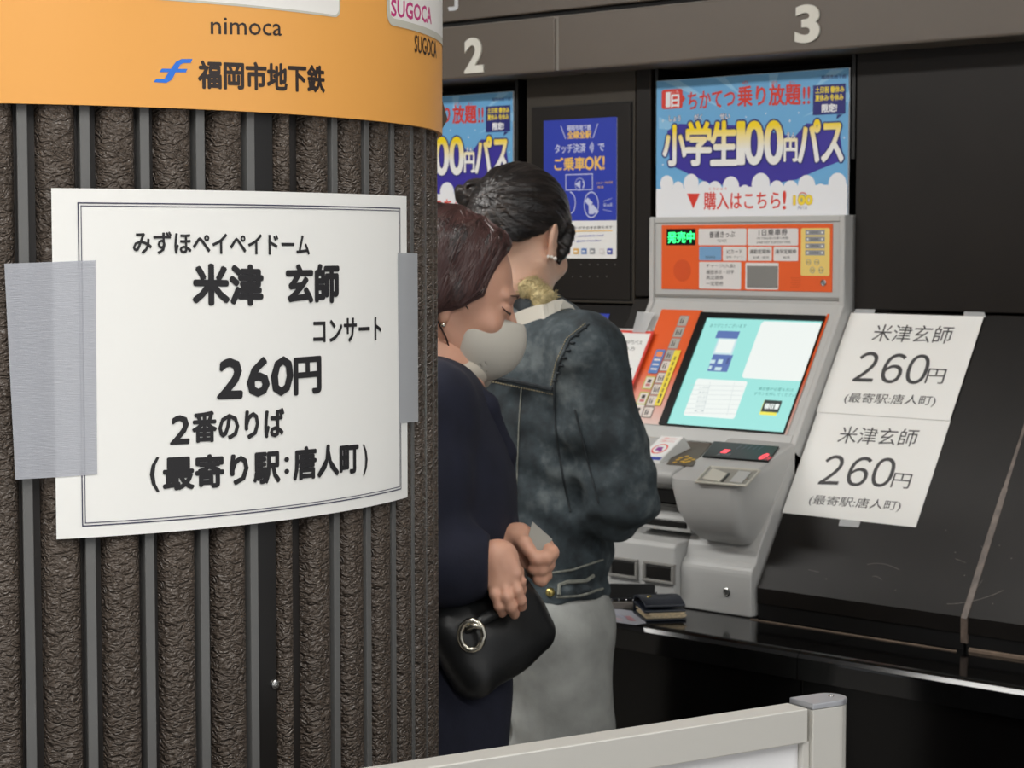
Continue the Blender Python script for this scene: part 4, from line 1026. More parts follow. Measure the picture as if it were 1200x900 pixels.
def net(fn, lo, hi, h):
    """surface nets over fn on a grid: returns vertices and outward quads"""
    lo = np.array(lo, float); hi = np.array(hi, float)
    n = np.ceil((hi - lo) / h).astype(int) + 1
    ax = [lo[i] + h * np.arange(n[i]) for i in range(3)]
    F = np.empty(n, np.float32)
    for i in range(0, n[0], 16):
        X, Y, Z = np.meshgrid(ax[0][i:i + 16], ax[1], ax[2], indexing='ij'); F[i:i + 16] = fn(np.stack([X, Y, Z], -1))
    F[0] = F[-1] = 1; F[:, 0] = F[:, -1] = 1; F[:, :, 0] = F[:, :, -1] = 1
    ins = F < 0; c = n - 1
    acc = np.zeros(tuple(c) + (3,)); cnt_ = np.zeros(tuple(c))
    def sl(o, d=None): return tuple(slice(o[i], c[i] + o[i]) for i in range(3))
    for a in range(3):
        o1 = [0, 0, 0]
        others = [i for i in range(3) if i != a]
        for p in (0, 1):
            for q in (0, 1):
                o = [0, 0, 0]; o[others[0]] = p; o[others[1]] = q; e = list(o); e[a] = 1
                A = F[sl(o)]; B = F[sl(e)]; m = (A < 0) != (B < 0); t = np.where(m, A / np.where(m, A - B, 1), 0)
                for i in range(3):
                    acc[..., i] += np.where(m, o[i] + (t if i == a else 0), 0)
                cnt_ += m
    act = cnt_ > 0; idx = -np.ones(tuple(c), int); ii = np.argwhere(act); idx[act] = np.arange(len(ii))
    V = lo + h * (ii + acc[act] / cnt_[act][:, None]); Q = []
    for a in range(3):
        b, d = [(1, 2), (2, 0), (0, 1)][a]
        s0 = [slice(1, c[i]) for i in range(3)]; s0[a] = slice(0, c[a]); s1 = list(s0); s1[a] = slice(1, c[a] + 1)
        A = ins[tuple(s0)]; B = ins[tuple(s1)]; base = np.array([1, 1, 1]); base[a] = 0
        for m, flip in ((A & ~B, False), (~A & B, True)):
            g = np.argwhere(m) + base
            if not len(g): continue
            eb = np.zeros(3, int); eb[b] = 1; ed = np.zeros(3, int); ed[d] = 1
            q = np.stack([idx[tuple((g - eb - ed).T)], idx[tuple((g - ed).T)], idx[tuple(g.T)], idx[tuple((g - eb).T)]], 1)
            Q.append(q[:, ::-1] if flip else q)
    return V, np.vstack(Q)
def sdf_obj(name, fn, lo, hi, h, m, parent, extra=None):
    V, Q = net(fn, lo, hi, h)
    if extra:
        for (V2, Q2) in extra: Q = np.vstack([Q, Q2 + len(V)]); V = np.vstack([V, V2])
    return obj(name, V, Q.tolist(), m, parent, smooth=True), (V, Q)

def skin_mat(name, c, c2):
    m = mat(name, c, .5, vary=(18, .06), bump=(260, .12, .0006)); b = m.node_tree.nodes['Principled BSDF']
    b.inputs['Subsurface Weight'].default_value = .12; b.inputs['Subsurface Radius'].default_value = (.01, .004, .002)
    return m
M_skinA = skin_mat('skin_light', S(226, 184, 160), 0); M_skinB = skin_mat('skin_warm', S(214, 164, 140), 0)
def hair_mat(name, c, c2, sc):
    m = mat(name, c, .36, bump=(90, .7, .003, .3, sc)); nt = m.node_tree; b = nt.nodes['Principled BSDF']
    n = nt.nodes.new('ShaderNodeTexNoise'); n.inputs['Scale'].default_value = 26; n.inputs['Detail'].default_value = 6
    tc = nt.nodes.new('ShaderNodeTexCoord'); mp = nt.nodes.new('ShaderNodeMapping'); mp.inputs['Scale'].default_value = sc
    mx = nt.nodes.new('ShaderNodeMix'); mx.data_type = 'RGBA'; mx.inputs[6].default_value = tuple(c) + (1,); mx.inputs[7].default_value = tuple(c2) + (1,)
    r = nt.nodes.new('ShaderNodeMapRange'); r.inputs[1].default_value = .45; r.inputs[2].default_value = .75
    nt.links.new(tc.outputs['Object'], mp.inputs[0]); nt.links.new(mp.outputs[0], n.inputs['Vector']); nt.links.new(n.outputs['Fac'], r.inputs[0]); nt.links.new(r.outputs[0], mx.inputs[0]); nt.links.new(mx.outputs[2], b.inputs['Base Color'])
    return m
M_hairA = hair_mat('hair_black', S(24, 21, 21), S(58, 52, 50), (.6, .6, 2.2)); M_hairB = hair_mat('hair_dark_brown', S(30, 21, 21), S(84, 62, 58), (2.4, 2.4, .5))
M_eye = mat('eye_white', S(230, 226, 220), .2); M_iris = mat('iris', S(40, 26, 20), .15); M_lash = mat('lash', S(34, 24, 24), .5)
def denim():
    m = mat('denim', S(52, 64, 72), .85, bump=(420, .35, .001)); nt = m.node_tree; b = nt.nodes['Principled BSDF']; tc = nt.nodes.new('ShaderNodeTexCoord')
    n = nt.nodes.new('ShaderNodeTexNoise'); n.inputs['Scale'].default_value = 9; n.inputs['Detail'].default_value = 7; n.inputs['Roughness'].default_value = .62
    n2 = nt.nodes.new('ShaderNodeTexNoise'); n2.inputs['Scale'].default_value = 60; n2.inputs['Detail'].default_value = 4
    ad = nt.nodes.new('ShaderNodeMath'); ad.operation = 'MULTIPLY_ADD'; ad.inputs[1].default_value = .3
    rp = nt.nodes.new('ShaderNodeValToRGB'); e = rp.color_ramp.elements; e[0].position = .5; e[0].color = S(36, 43, 47) + (1,); e[1].position = .94; e[1].color = S(116, 124, 126) + (1,)
    k = rp.color_ramp.elements.new(.66); k.color = S(56, 66, 71) + (1,)
    nt.links.new(tc.outputs['Object'], n.inputs['Vector']); nt.links.new(tc.outputs['Object'], n2.inputs['Vector'])
    nt.links.new(n2.outputs['Fac'], ad.inputs[0]); nt.links.new(n.outputs['Fac'], ad.inputs[2]); nt.links.new(ad.outputs[0], rp.inputs[0]); nt.links.new(rp.outputs[0], b.inputs['Base Color'])
    return m
M_denim = denim(); M_denimd = mat('denim_dark', S(40, 46, 50), .85, vary=(80, .4)); M_stitch = mat('stitch', S(150, 140, 112), .8); M_denimw = mat('denim_worn', S(124, 126, 118), .85, vary=(120, .3))
M_pants = mat('grey_denim', S(152, 154, 151), .9, vary=(22, .16), bump=(350, .3, .001))
M_coat = mat('navy_wool', S(24, 27, 44), .9, bump=(260, .3, .001), vary=(30, .15)); M_fur = mat('fur_beige', S(198, 182, 136), .95, vary=(90, .22), bump=(220, 1.0, .006, 1.0))
M_mask = mat('mask_grey', S(200, 196, 186), .8, bump=(200, .1, .0006)); M_strapw = mat('strap_cream', S(226, 222, 210), .7); M_bag = mat('bag_black', S(26, 27, 28), .42, bump=(240, .15, .001))
M_shoe = mat('shoe_dark', S(30, 28, 28), .4); M_shoew = mat('shoe_white', S(220, 218, 212), .5); M_silver = mat('silver', S(210, 205, 190), .25, 1.0); M_pearl = mat('pearl', S(240, 236, 230), .15)
M_scarf = mat('scarf_pale', S(206, 198, 184), .9)

def frame_(f, pitch, roll=0):
    """head frame rows: right, forward, up; f = horizontal facing, pitch > 0 looks down"""
    f = nrm_(f); r = nrm_(np.cross(f, UPW)); fw = f * math.cos(pitch) - UPW * math.sin(pitch); u = np.cross(r, fw)
    if roll: r, u = r * math.cos(roll) + u * math.sin(roll), u * math.cos(roll) - r * math.sin(roll)
    return np.array([r, fw, u])
def head_fn(c, M, nose=1.0):
    def fn(P):
        Q = (P - c) @ M.T; X = Q.copy(); X[..., 0] = np.abs(Q[..., 0])
        d = d_ell(Q, (0, -.012, .028), (.0715, .092, .083))
        d = smin(d, d_ell(Q, (0, .028, -.03), (.058, .060, .082)), .03)
        d = smin(d, d_ell(Q, (0, .066, -.098), (.024, .020, .017)), .02)
        d = smin(d, d_cone(X, (.052, -.005, -.05), (.022, .055, -.095), .016, .014), .022)      # jaw line
        d = smin(d, d_ell(X, (.036, .062, -.028), (.022, .018, .018)), .018)                    # cheeks
        d = smin(d, d_cone(X, (.010, .083, .020), (.040, .073, .020), .008, .007), .012)         # brow
        d = smax(d, -d_ell(X, (.031, .096, .002), (.020, .014, .012)), .010)                     # eye socket
        d = smin(d, d_ell(X, (.031, .0745, .001), (.0155, .0125, .0115)), .004)                 # lids over the eye
        d = smin(d, d_cone(Q, (0, .084, .006), (0, .104, -.028), .0065, .0095), .008)            # nose
        d = smin(d, d_ell(X, (.010, .094, -.031), (.008, .009, .006)), .006)
        d = smin(d, d_ell(Q, (0, .088, -.056), (.022, .009, .0048)), .005); d = smin(d, d_ell(Q, (0, .086, -.066), (.018, .009, .0055)), .005)
        d = smax(d, -d_ell(Q, (0, .098, -.0605), (.022, .006, .0012)), .002)
        e = d_ell(X, (.0735, -.010, -.006), (.0075, .016, .027), np.array([[.9, .42, 0], [-.42, .9, 0], [0, 0, 1]]))
        e = smin(e, d_ell(X, (.073, -.006, -.034), (.006, .009, .011)), .006)
        e = smax(e, -d_ell(X, (.0815, -.006, -.002), (.005, .010, .020)), .004)
        return smin(d, e, .005)
    return fn
def finger(P, pts, r0, r1):
    n = len(pts); rs = [r0 + (r1 - r0) * i / (n - 1) for i in range(n)]
    d = d_chain(P, pts, rs, .003)
    for i in range(1, n - 1): d = smin(d, np.sqrt(((P - pts[i]) ** 2).sum(-1)) - rs[i] * 1.02, .002)
    return d

# ================================================================= the woman in the denim jacket
def D(x, y, s): return at(x, y, s)
pa = empty('person', (-2.40, 2.60, 0), 'person in a faded denim jacket facing the ticket machine, black hair in a bun', 'person')
hA = D(611, 279, 3.50); MA = frame_((-.12, 1, 0), .40, 0.05)
headf = head_fn(hA, MA)
nkA = D(608, 376, 3.52)
shRA = D(686, 420, 3.39); elRA = D(722, 582, 3.40); wrRA = D(706, 566, 3.64)
shLA = D(528, 425, 3.64); elLA = D(560, 590, 3.70); wrLA = D(650, 560, 3.74)
def neckA(P):
    return d_chain(P, [hA + MA.T @ np.array([0, -.010, -.03]), hA + MA.T @ np.array([0, -.002, -.085]), nkA], [.046, .046, .056], .02)
def fA(P): return smin(headf(P), neckA(P), .018)
V1 = net(fA, hA - .17, hA + .16, .0032)
hipA = D(612, 705, 3.53)
cA = D(612, 520, 3.53)
def coarseA(P):
    d = d_ell(P, cA, (.13, .08, .25)); d = smin(d, d_chain(P, [shRA, elRA, wrRA], [.04, .035, .024], .03), .03); d = smin(d, d_chain(P, [shLA, elLA, wrLA], [.04, .035, .024], .03), .03)
    return smin(d, d_cone(P, nkA + (0, 0, .03), cA, .05, .08), .04)
V2 = net(coarseA, np.minimum(cA, wrLA) - (.35, .3, .45), cA + (.35, .45, .40), .014)
def handA(w, e, side):
    """relaxed reaching hand at the wrist w, coming from the elbow e"""
    f = nrm_(w - e); f = nrm_(f + np.array([0, .6, -.1])); r = nrm_(np.cross(f, UPW)); u = np.cross(r, f); T = lambda a, b, c_: w + r * a * side + f * b + u * c_
    def fn(P):
        d = d_chain(P, [T(0, -.03, 0), T(0, .02, 0)], [.024, .026]); d = smin(d, d_box(P, T(0, .05, 0), np.array([r, f, u]), (.037, .042, .012), .011), .014)
        for i, (x, L) in enumerate(((-.030, .064), (-.010, .072), (.010, .068), (.029, .052))):
            d = smin(d, finger(P, [T(x, .085, 0), T(x, .085 + L * .45, -.010), T(x, .085 + L * .8, -.028), T(x, .085 + L * .95, -.044)], .0088, .0068), .005)
        return smin(d, finger(P, [T(-.032, .02, -.004), T(-.050, .048, -.014), T(-.052, .078, -.026)], .011, .008), .008)
    return net(fn, w - .16, w + .17, .004)
ex = [V2, handA(wrRA, elRA, 1), handA(wrLA, elLA, -1)]
bodyA = obj('body', np.vstack([V1[0]] + [v for v, q in ex]), [], M_skinA, pa)
def join(name, parts, m, parent):
    V = []; Q = []; n = 0
    for v, q in parts: V.append(v); Q.append(q + n); n += len(v)
    return obj(name, np.vstack(V), np.vstack(Q).tolist(), m, parent, smooth=True)
bpy.data.objects.remove(bodyA)
join('body', [V1] + ex, M_skinA, pa)
# hair: combed back into a low bun
bunc = D(555, 229, 3.60)
def hairA(P):
    Q = (P - hA) @ MA.T
    cr = d_ell(Q, (0, -.016, .032), (.081, .101, .092))
    cr = smin(cr, d_ell(Q, (0, -.07, -.01), (.050, .04, .055)), .03)
    # open at the face, the ear and the nape
    face = np.minimum(1, (Q[..., 1] - .054 - .35 * (Q[..., 2] - .05)))
    cut = smax(cr, face, .008)
    low = -(Q[..., 2] + .012 + 0.55 * np.clip(-Q[..., 1] - .02, 0, .1) * 1 - .022 * np.exp(-((Q[..., 1] + .012) / .022) ** 2))
    cut = smax(cut, low, .006)
    # sideburn lock in front of the ear
    X = Q.copy(); X[..., 0] = np.abs(X[..., 0])
    cut = smin(cut, d_chain(X, [np.array([.070, .034, .025]), np.array([.071, .030, -.012]), np.array([.065, .030, -.036])], [.013, .010, .003], .01), .008)
    B = P - bunc; bl = (B @ MA.T)
    ang = np.arctan2(bl[..., 2], bl[..., 0])
    bun = d_ell(bl, (0, 0, 0), (.034, .030, .030)) + .0035 * np.sin(ang * 3 + np.sqrt((bl ** 2).sum(-1)) * 260)
    tail = d_cone(P, bunc, hA + MA.T @ np.array([0, -.07, .02]), .010, .030)
    d = smin(smin(cut, tail, .02), bun, .004)
    # combed grooves running towards the bun
    g = np.arctan2(Q[..., 2] - .03, Q[..., 0] + .0001)
    return d + .0009 * np.sin(g * 46 + 3 * np.sin(Q[..., 1] * 40)) + .0012 * np.sin(g * 13 + 2 * np.sin(Q[..., 1] * 25))
hairo, _ = sdf_obj('hair', hairA, np.minimum(hA, bunc) - (.17, .17, .12), hA + (.15, .16, .16), .0030, M_hairA, pa)
mb = MB(); rs = np.random.RandomState(3)
def V2A(o): 
    me = o.data; v = np.array([x.co for x in me.vertices]); return v + np.array(world_loc(o))
# loose fine strands lying on the hair
bv = bvhtree.BVHTree.FromObject(hairo, bpy.context.evaluated_depsgraph_get())
offA = Vector(pa.location)
def strands(name, bvh, parent, starts, ends, n, r, m, seed=1, lift=.001, jit=.008):
    rs = np.random.RandomState(seed); mb = MB()
    for i in range(n):
        t = rs.rand(); k = t * (len(starts) - 1); j = int(min(k, len(starts) - 2)); a = starts[j] + (starts[j + 1] - starts[j]) * (k - j); b = ends[j] + (ends[j + 1] - ends[j]) * (k - j)
        a = a + rs.randn(3) * jit; b = b + rs.randn(3) * jit * .5; pts = []
        for q in np.linspace(0, 1, 9):
            p = Vector(a + (b - a) * q) - Vector(parent.location); c, nn, ix, dd = bvh.find_nearest(p)
            if c is None: continue
            pts.append(np.array(c + nn * lift) + np.array(parent.location))
        if len(pts) > 3: mb.tube(pts, [r * (1 - .7 * abs(2 * q - 1)) for q in np.linspace(0, 1, len(pts))], 4)
    o = mb.build(name, m, parent, smooth=True); o['kind'] = 'stuff'; return o
HL = lambda x, y, z: hA + MA.T @ np.array([x, y, z])
M_sheen = mat('hair_strand', S(48, 42, 42), .3)
strands('hair_strands', bv, pa, [HL(.07, .06, .04), HL(.05, .07, .09), HL(0, .07, .12), HL(-.05, .06, .09), HL(-.08, .05, .03)], [HL(.04, -.09, 0), HL(.02, -.10, .02), HL(0, -.11, .03), HL(-.02, -.1, .02), HL(-.04, -.09, 0)], 240, .0007, M_sheen, 2, .0004)
# eyes
for sx in (-1, 1):
    mb = MB(); c = HL(.031 * sx, .0765, .001); mb.ball(c, .0098, 14, 10); mb.build('eye', M_eye, pa, smooth=True)
# ear rings: three small pearls
for i, (x, y) in enumerate(((642.5, 300.5), (646.5, 301), (650.5, 303))):
    p = D(x, y, 3.43); MB().ball(p, .0028 if i < 2 else .0034, 12, 8).build('earring', M_pearl, pa, smooth=True)
# jacket
def jackA(P):
    t = np.clip((P[..., 2] - .90) / .5, 0, 1)
    up = D(606, 440, 3.53); lo_ = D(610, 640, 3.53)
    d = d_ell(P, D(608, 470, 3.53), (.172, .122, .20)); d = smin(d, d_ell(P, D(610, 610, 3.53), (.170, .130, .24)), .08)
    d = smin(d, d_cone(P, shLA + (0, 0, -.01), shRA + (0, 0, -.01), .062, .062), .05)
    d = smin(d, d_cone(P, D(606, 392, 3.53), D(606, 430, 3.53), .058, .085), .04)
    d = smax(d, plane_d(P, D(608, 690, 3.53), (0, .12, -1)), .012)      # hem
    hem = d_ell(P, D(610, 682, 3.53), (.162, .124, .022)); d = smin(d, hem, .008)
    for sh, el, wr in ((shRA, elRA, wrRA), (shLA, elLA, wrLA)):
        a = d_chain(P, [sh, (sh + el) / 2 + (.005, .0, 0), el, (el * .45 + wr * .55), wr], [.068, .064, .056, .048, .040], .03)
        # fold rings near the elbow
        ax = nrm_(el - sh); s_ = (P - sh) @ ax
        a = a + .0035 * np.sin(s_ * 95 + 2 * np.sin(P[..., 0] * 30)) * np.exp(-((s_ - .22) / .07) ** 2) + .0025 * np.sin(s_ * 60 + P[..., 0] * 40) * np.exp(-((s_ - .05) / .06) ** 2)
        d = smin(d, a, .018)
    # broad drapes plus small wrinkles
    d = d + .0065 * wob(P, 14, 1) + .0042 * wob(P, 31, 2) + .0016 * wob(P, 75, 5)
    rg_ = 1 - np.abs(wob(P * np.array([1, 1, .7]), 17, 9)); d = d - .0065 * np.clip(rg_ - .72, 0, 1) / .28
    dg = (P @ nrm_((.5, .2, .9))) ; d = d + .0035 * np.sin(dg * 85 + 4 * wob(P, 9, 3)) * np.exp(-(((P - D(660, 560, 3.42)) ** 2).sum(-1)) / .018)
    d = d + .0035 * wob(P * np.array([1, 1, .4]), 95, 7) * np.exp(-((P[..., 2] - .905) / .03) ** 2)
    d = d + .004 * np.sin(P[..., 2] * 70 + P[..., 0] * 55) * np.exp(-((P[..., 2] - .98) / .07) ** 2)
    return d
lo = np.minimum(shLA, wrLA) - .12; lo[2] = .80; hi = shRA + .14; hi[1] = wrRA[1] + .10; lo[0] = min(lo[0], wrRA[0] - .1)
jk, (JV, JQ) = sdf_obj('jacket', jackA, lo, hi, .0062, M_denim, pa)
bpy.context.view_layer.update()
bj = bvhtree.BVHTree.FromObject(jk, bpy.context.evaluated_depsgraph_get())
def cast(bvh, parent, x, y, lift=.0015):
    r = ray(x, y); o = Vector(CAM) - Vector(parent.location); h = bvh.ray_cast(o, Vector(r).normalized())
    return None if h[0] is None else np.array(h[0] + h[1] * lift) + np.array(parent.location)
def seam(name, bvh, parent, pts, r, m, lift=.0012, n=24, dash=False):
    """thin sewn line that lies on the garment"""
    P = []
    L = [0]
    for a, b in zip(pts[:-1], pts[1:]): L.append(L[-1] + math.hypot(b[0] - a[0], b[1] - a[1]))
    for t in np.linspace(0, L[-1], n):
        j = max(i for i in range(len(L)) if L[i] <= t + 1e-6); j = min(j, len(pts) - 2); k = (t - L[j]) / (L[j + 1] - L[j])
        c = cast(bvh, parent, pts[j][0] + (pts[j + 1][0] - pts[j][0]) * k, pts[j][1] + (pts[j + 1][1] - pts[j][1]) * k, lift)
        if c is not None: P.append(c)
    if len(P) < 3: return None
    mb = MB()
    if dash:
        for i in range(0, len(P) - 1, 2): mb.tube([P[i], P[i + 1]], r, 5)
        o = mb.build(name, m, parent, smooth=True); o['kind'] = 'stuff'; return o
    return mb.tube(P, r, 6).build(name, m, parent, smooth=True)
def seams(spec, bvh, parent):
    for (nm, pts, r, m, dash, n) in spec: seam(nm, bvh, parent, pts, r, m, .0010, n, dash)
arm = [(690, 380), (668, 398), (656, 425), (650, 452)]
seams([
    ('sleeve_seam', arm, .0022, M_denimd, False, 26), ('sleeve_stitch', [(x - 4, y - 1) for x, y in arm], .0010, M_stitch, True, 60),
    ('sleeve_seam', [(650, 452), (650, 490), (656, 540), (668, 600)], .0022, M_denimd, False, 26),
    ('yoke_seam', [(560, 438), (600, 446), (648, 456)], .0035, M_denimd, False, 26), ('yoke_stitch', [(560, 444), (600, 452), (648, 462)], .0010, M_stitch, True, 60),
    ('back_seam', [(611, 455), (608, 500), (606, 560), (604, 620), (602, 640)], .0012, M_denimw, False, 26),
    ('sleeve_stitch', [(674, 480), (684, 520), (694, 560), (702, 590)], .0018, M_denimd, False, 20),
    ('hem_seam', [(640, 672), (670, 668), (706, 656)], .0018, M_denimw, False, 20),
    ('hem_seam', [(652, 700), (680, 698), (706, 690)], .0022, M_denimw, False, 20)], bj, pa)
# puckers along the sleeve seam
mb = MB()
for i in range(8):
    t = i / 7; x = 688 - 34 * t ** .7; y = 384 + 62 * t; c = cast(bj, pa, x - 3, y, .0002)
    if c is not None: mb.ball(c, (.0055, .0045, .0026), 8, 6)
o = mb.build('seam_puckers', M_denimd, pa, smooth=True); o['kind'] = 'stuff'
# hem adjuster tab
P_ = [cast(bj, pa, x, y, .003) for x, y in ((655, 697), (656, 686), (664, 683), (685, 681), (694, 674))]
P_ = [p for p in P_ if p is not None]
if len(P_) > 2: MB().tube(P_, .0035, 6).build('waist_tab', M_denimw, pa, smooth=True)
c = cast(bj, pa, 645, 695, .002)
if c is not None: MB().ball(c, .008, 12, 8).build('hem_button', M_brass, pa, smooth=True)
# fur collar
def furA(P):
    cpts = [D(566, 348, 3.62), D(584, 338, 3.54), D(602, 332, 3.48), D(620, 338, 3.44), D(637, 352, 3.42), D(652, 371, 3.43)]
    d = d_chain(P, cpts, [.018, .018, .019, .020, .018, .013], .01)
    return d + .0035 * wob(P, 130, 1) + .0022 * wob(P, 260, 3)
c = D(612, 360, 3.5); furo, (FV, FQ) = sdf_obj('fur_collar', furA, c - .14, c + .14, .0035, M_fur, pa)
mb = MB(); rs = np.random.RandomState(8); fc = FV[FQ].mean(1); fnm = np.cross(FV[FQ[:, 1]] - FV[FQ[:, 0]], FV[FQ[:, 2]] - FV[FQ[:, 0]]); fnm /= np.linalg.norm(fnm, axis=1)[:, None] + 1e-9
for i in rs.choice(len(fc), 1800):
    q = fc[i] + rs.randn(3) * .001; n = nrm_(fnm[i] + rs.randn(3) * .55 + np.array([0, 0, -.3])); b = nrm_(np.cross(n, rs.randn(3))) * .0009
    mb.add([q - b, q + b, q + n * (.006 + .005 * rs.rand())], [[0, 1, 2]])
o = mb.build('fur_hairs', M_fur, pa); o['kind'] = 'stuff'
def collA(P):
    d = d_chain(P, [D(566, 366, 3.60), D(584, 358, 3.51), D(604, 354, 3.46), D(622, 362, 3.43), D(638, 374, 3.43)], [.018, .020, .020, .017, .012], .01)
    return d + .001 * wob(P, 90, 2)
sdf_obj('collar_stand', collA, c - .14, c + .14, .005, M_denimd, pa)
# trousers
hR = D(652, 735, 3.46); hL = D(566, 735, 3.60)
def trou(P):
    d = d_ell(P, D(612, 710, 3.53), (.146, .112, .13))
    for hp, dx in ((hR, 1), (hL, -1)):
        k = hp + np.array([.0, .035, -.33]); f = np.array([hp[0], hp[1] - .01, .075])
        d = smin(d, d_chain(P, [hp, k, f], [.094, .092, .102], .04), .035)
    d = smax(d, plane_d(P, (0, 0, .045), (0, 0, -1)), .01); d = smax(d, plane_d(P, D(612, 690, 3.53), (0, 0, 1)), .01)
    return d + .0085 * wob(P, 12, 4) + .004 * wob(P, 27, 3) + .0028 * np.sin(P[..., 2] * 46 + 6 * wob(P, 9, 2)) + .001 * wob(P, 70, 1)
sdf_obj('trousers', trou, (hL[0] - .17, hR[1] - .2, .02), (hR[0] + .17, hL[1] + .22, .93), .0085, M_pants, pa)
def shoes(parent, feet, f, m):
    f = nrm_(f); r = np.cross(f, UPW)
    for b in feet:
        b = np.array([b[0], b[1], 0.0])
        def fn(P):
            d = d_cone(P, b + UPW * .045 - f * .03, b + f * .13 + UPW * .032, .042, .030); d = smin(d, d_cone(P, b + UPW * .05 - f * .03, b + UPW * .12 - f * .03, .04, .036), .02)
            return smax(d, -P[..., 2] + .001, .004)
        sdf_obj('shoe', fn, b + (-.22, -.22, -.01), b + (.22, .22, .17), .007, m, parent)
shoes(pa, [hR, hL], (0, 1, 0), M_shoew)
# cream strap and the small tote it carries (in front of her, on the far side)
strap = empty('shoulder_bag', D(560, 600, 3.74) * (1, 1, 0) + UPW * .98, 'cream strap of a small bag over the left shoulder of the denim jacket', 'bag')
sp = []
for x, y in ((592, 392), (600, 376), (612, 367), (626, 362), (637, 361)):
    c = cast(bj, pa, x, y, .004)
    if c is not None: sp.append(c)
def ribbon(pts, wv, th):
    mb = MB(); rg = []
    for p in pts:
        p = np.array(p); w_ = np.array(wv); n = np.array([0, -.0, th]); rg.append([p - w_, p + w_, p + w_ + n, p - w_ + n])
    return mb.loft(rg)
sp2 = [cast(bj, pa, x, y, .007) for x, y in ((524, 592), (532, 560), (545, 520), (556, 470), (572, 425), (586, 402), (597, 389), (608, 379), (620, 373), (632, 370), (642, 369))]
spine = [q for q in sp2 if q is not None]
lastp = spine[-1]
def ribbon2(pts, up, wd, th):
    mb = MB(); rg = []
    for i, q in enumerate(pts):
        a = pts[max(0, i - 1)]; b = pts[min(len(pts) - 1, i + 1)]; t = nrm_(b - a); w_ = nrm_(np.cross(t, FW)) * wd / 2; n = nrm_(np.cross(w_, t)) * th
        rg.append([q - w_, q + w_, q + w_ + n, q - w_ + n])
    return mb.loft(rg)
def catmull(pts, n=6):
    out = []; P = [pts[0]] + list(pts) + [pts[-1]]
    for i in range(1, len(P) - 2):
        for k in range(n):
            t = k / n; p0, p1, p2, p3 = P[i - 1], P[i], P[i + 1], P[i + 2]
            out.append(.5 * ((2 * p1) + (-p0 + p2) * t + (2 * p0 - 5 * p1 + 4 * p2 - p3) * t ** 2 + (-p0 + 3 * p1 - 3 * p2 + p3) * t ** 3))
    out.append(pts[-1]); return out
spine = [cA + (-.25, .04, -.17), cA + (-.22, -.03, -.14)] + spine + [lastp + np.array([.0, .05, .0]), lastp + np.array([-.02, .13, -.10]), cA + (-.06, .155, .06), cA + (-.17, .12, -.08), cA + (-.23, .05, -.17)]
ribbon2(catmull(spine, 4), UPW, .025, .003).build('strap', M_strapw, strap, bevel=0)
tc_ = cA + (-.29, .03, -.26)
MB().box(tc_[0] - .03, tc_[1] - .10, tc_[2] - .09, tc_[0] + .05, tc_[1] + .10, tc_[2] + .10).build('tote', M_strapw, strap, bevel=.015, seg=3)

# ================================================================= the older woman in the navy coat
pb = empty('person', (-2.15, 2.10, 0), 'person in a navy coat and grey face mask holding a black handbag', 'person')
FB = nrm_(RT * 1.0 + FH * .10); SB = nrm_(np.cross(FB, UPW))      # facing right across the picture; SB = her right side, towards the camera
hB = D(529, 344, 2.98); MBh = frame_(FB, .30, .0)
HB = lambda x, y, z: hB + MBh.T @ np.array([x, y, z])
headB = head_fn(hB, MBh)
nkB = D(505, 455, 2.98)
def neckB(P): return d_chain(P, [HB(0, -.022, -.04), HB(0, -.03, -.09), nkB], [.052, .05, .055], .02)
W1 = net(lambda P: smin(headB(P), neckB(P), .018), hB - .18, hB + .17, .0032)
shRB = D(497, 480, 2.83); elRB = D(497, 655, 2.80); wrRB = D(574, 660, 2.79)
shLB = D(518, 480, 3.13); elLB = D(530, 640, 3.12); wrLB = D(596, 640, 2.90)
def coarseB(P):
    d = d_ell(P, D(505, 580, 2.98), (.10, .10, .26)); d = smin(d, d_chain(P, [shRB, elRB, wrRB], [.04, .034, .024], .03), .03); return smin(d, d_chain(P, [shLB, elLB, wrLB], [.04, .034, .024], .03), .03)
W2 = net(coarseB, D(500, 560, 2.98) - (.35, .35, .42), D(500, 560, 2.98) + (.35, .35, .36), .014)
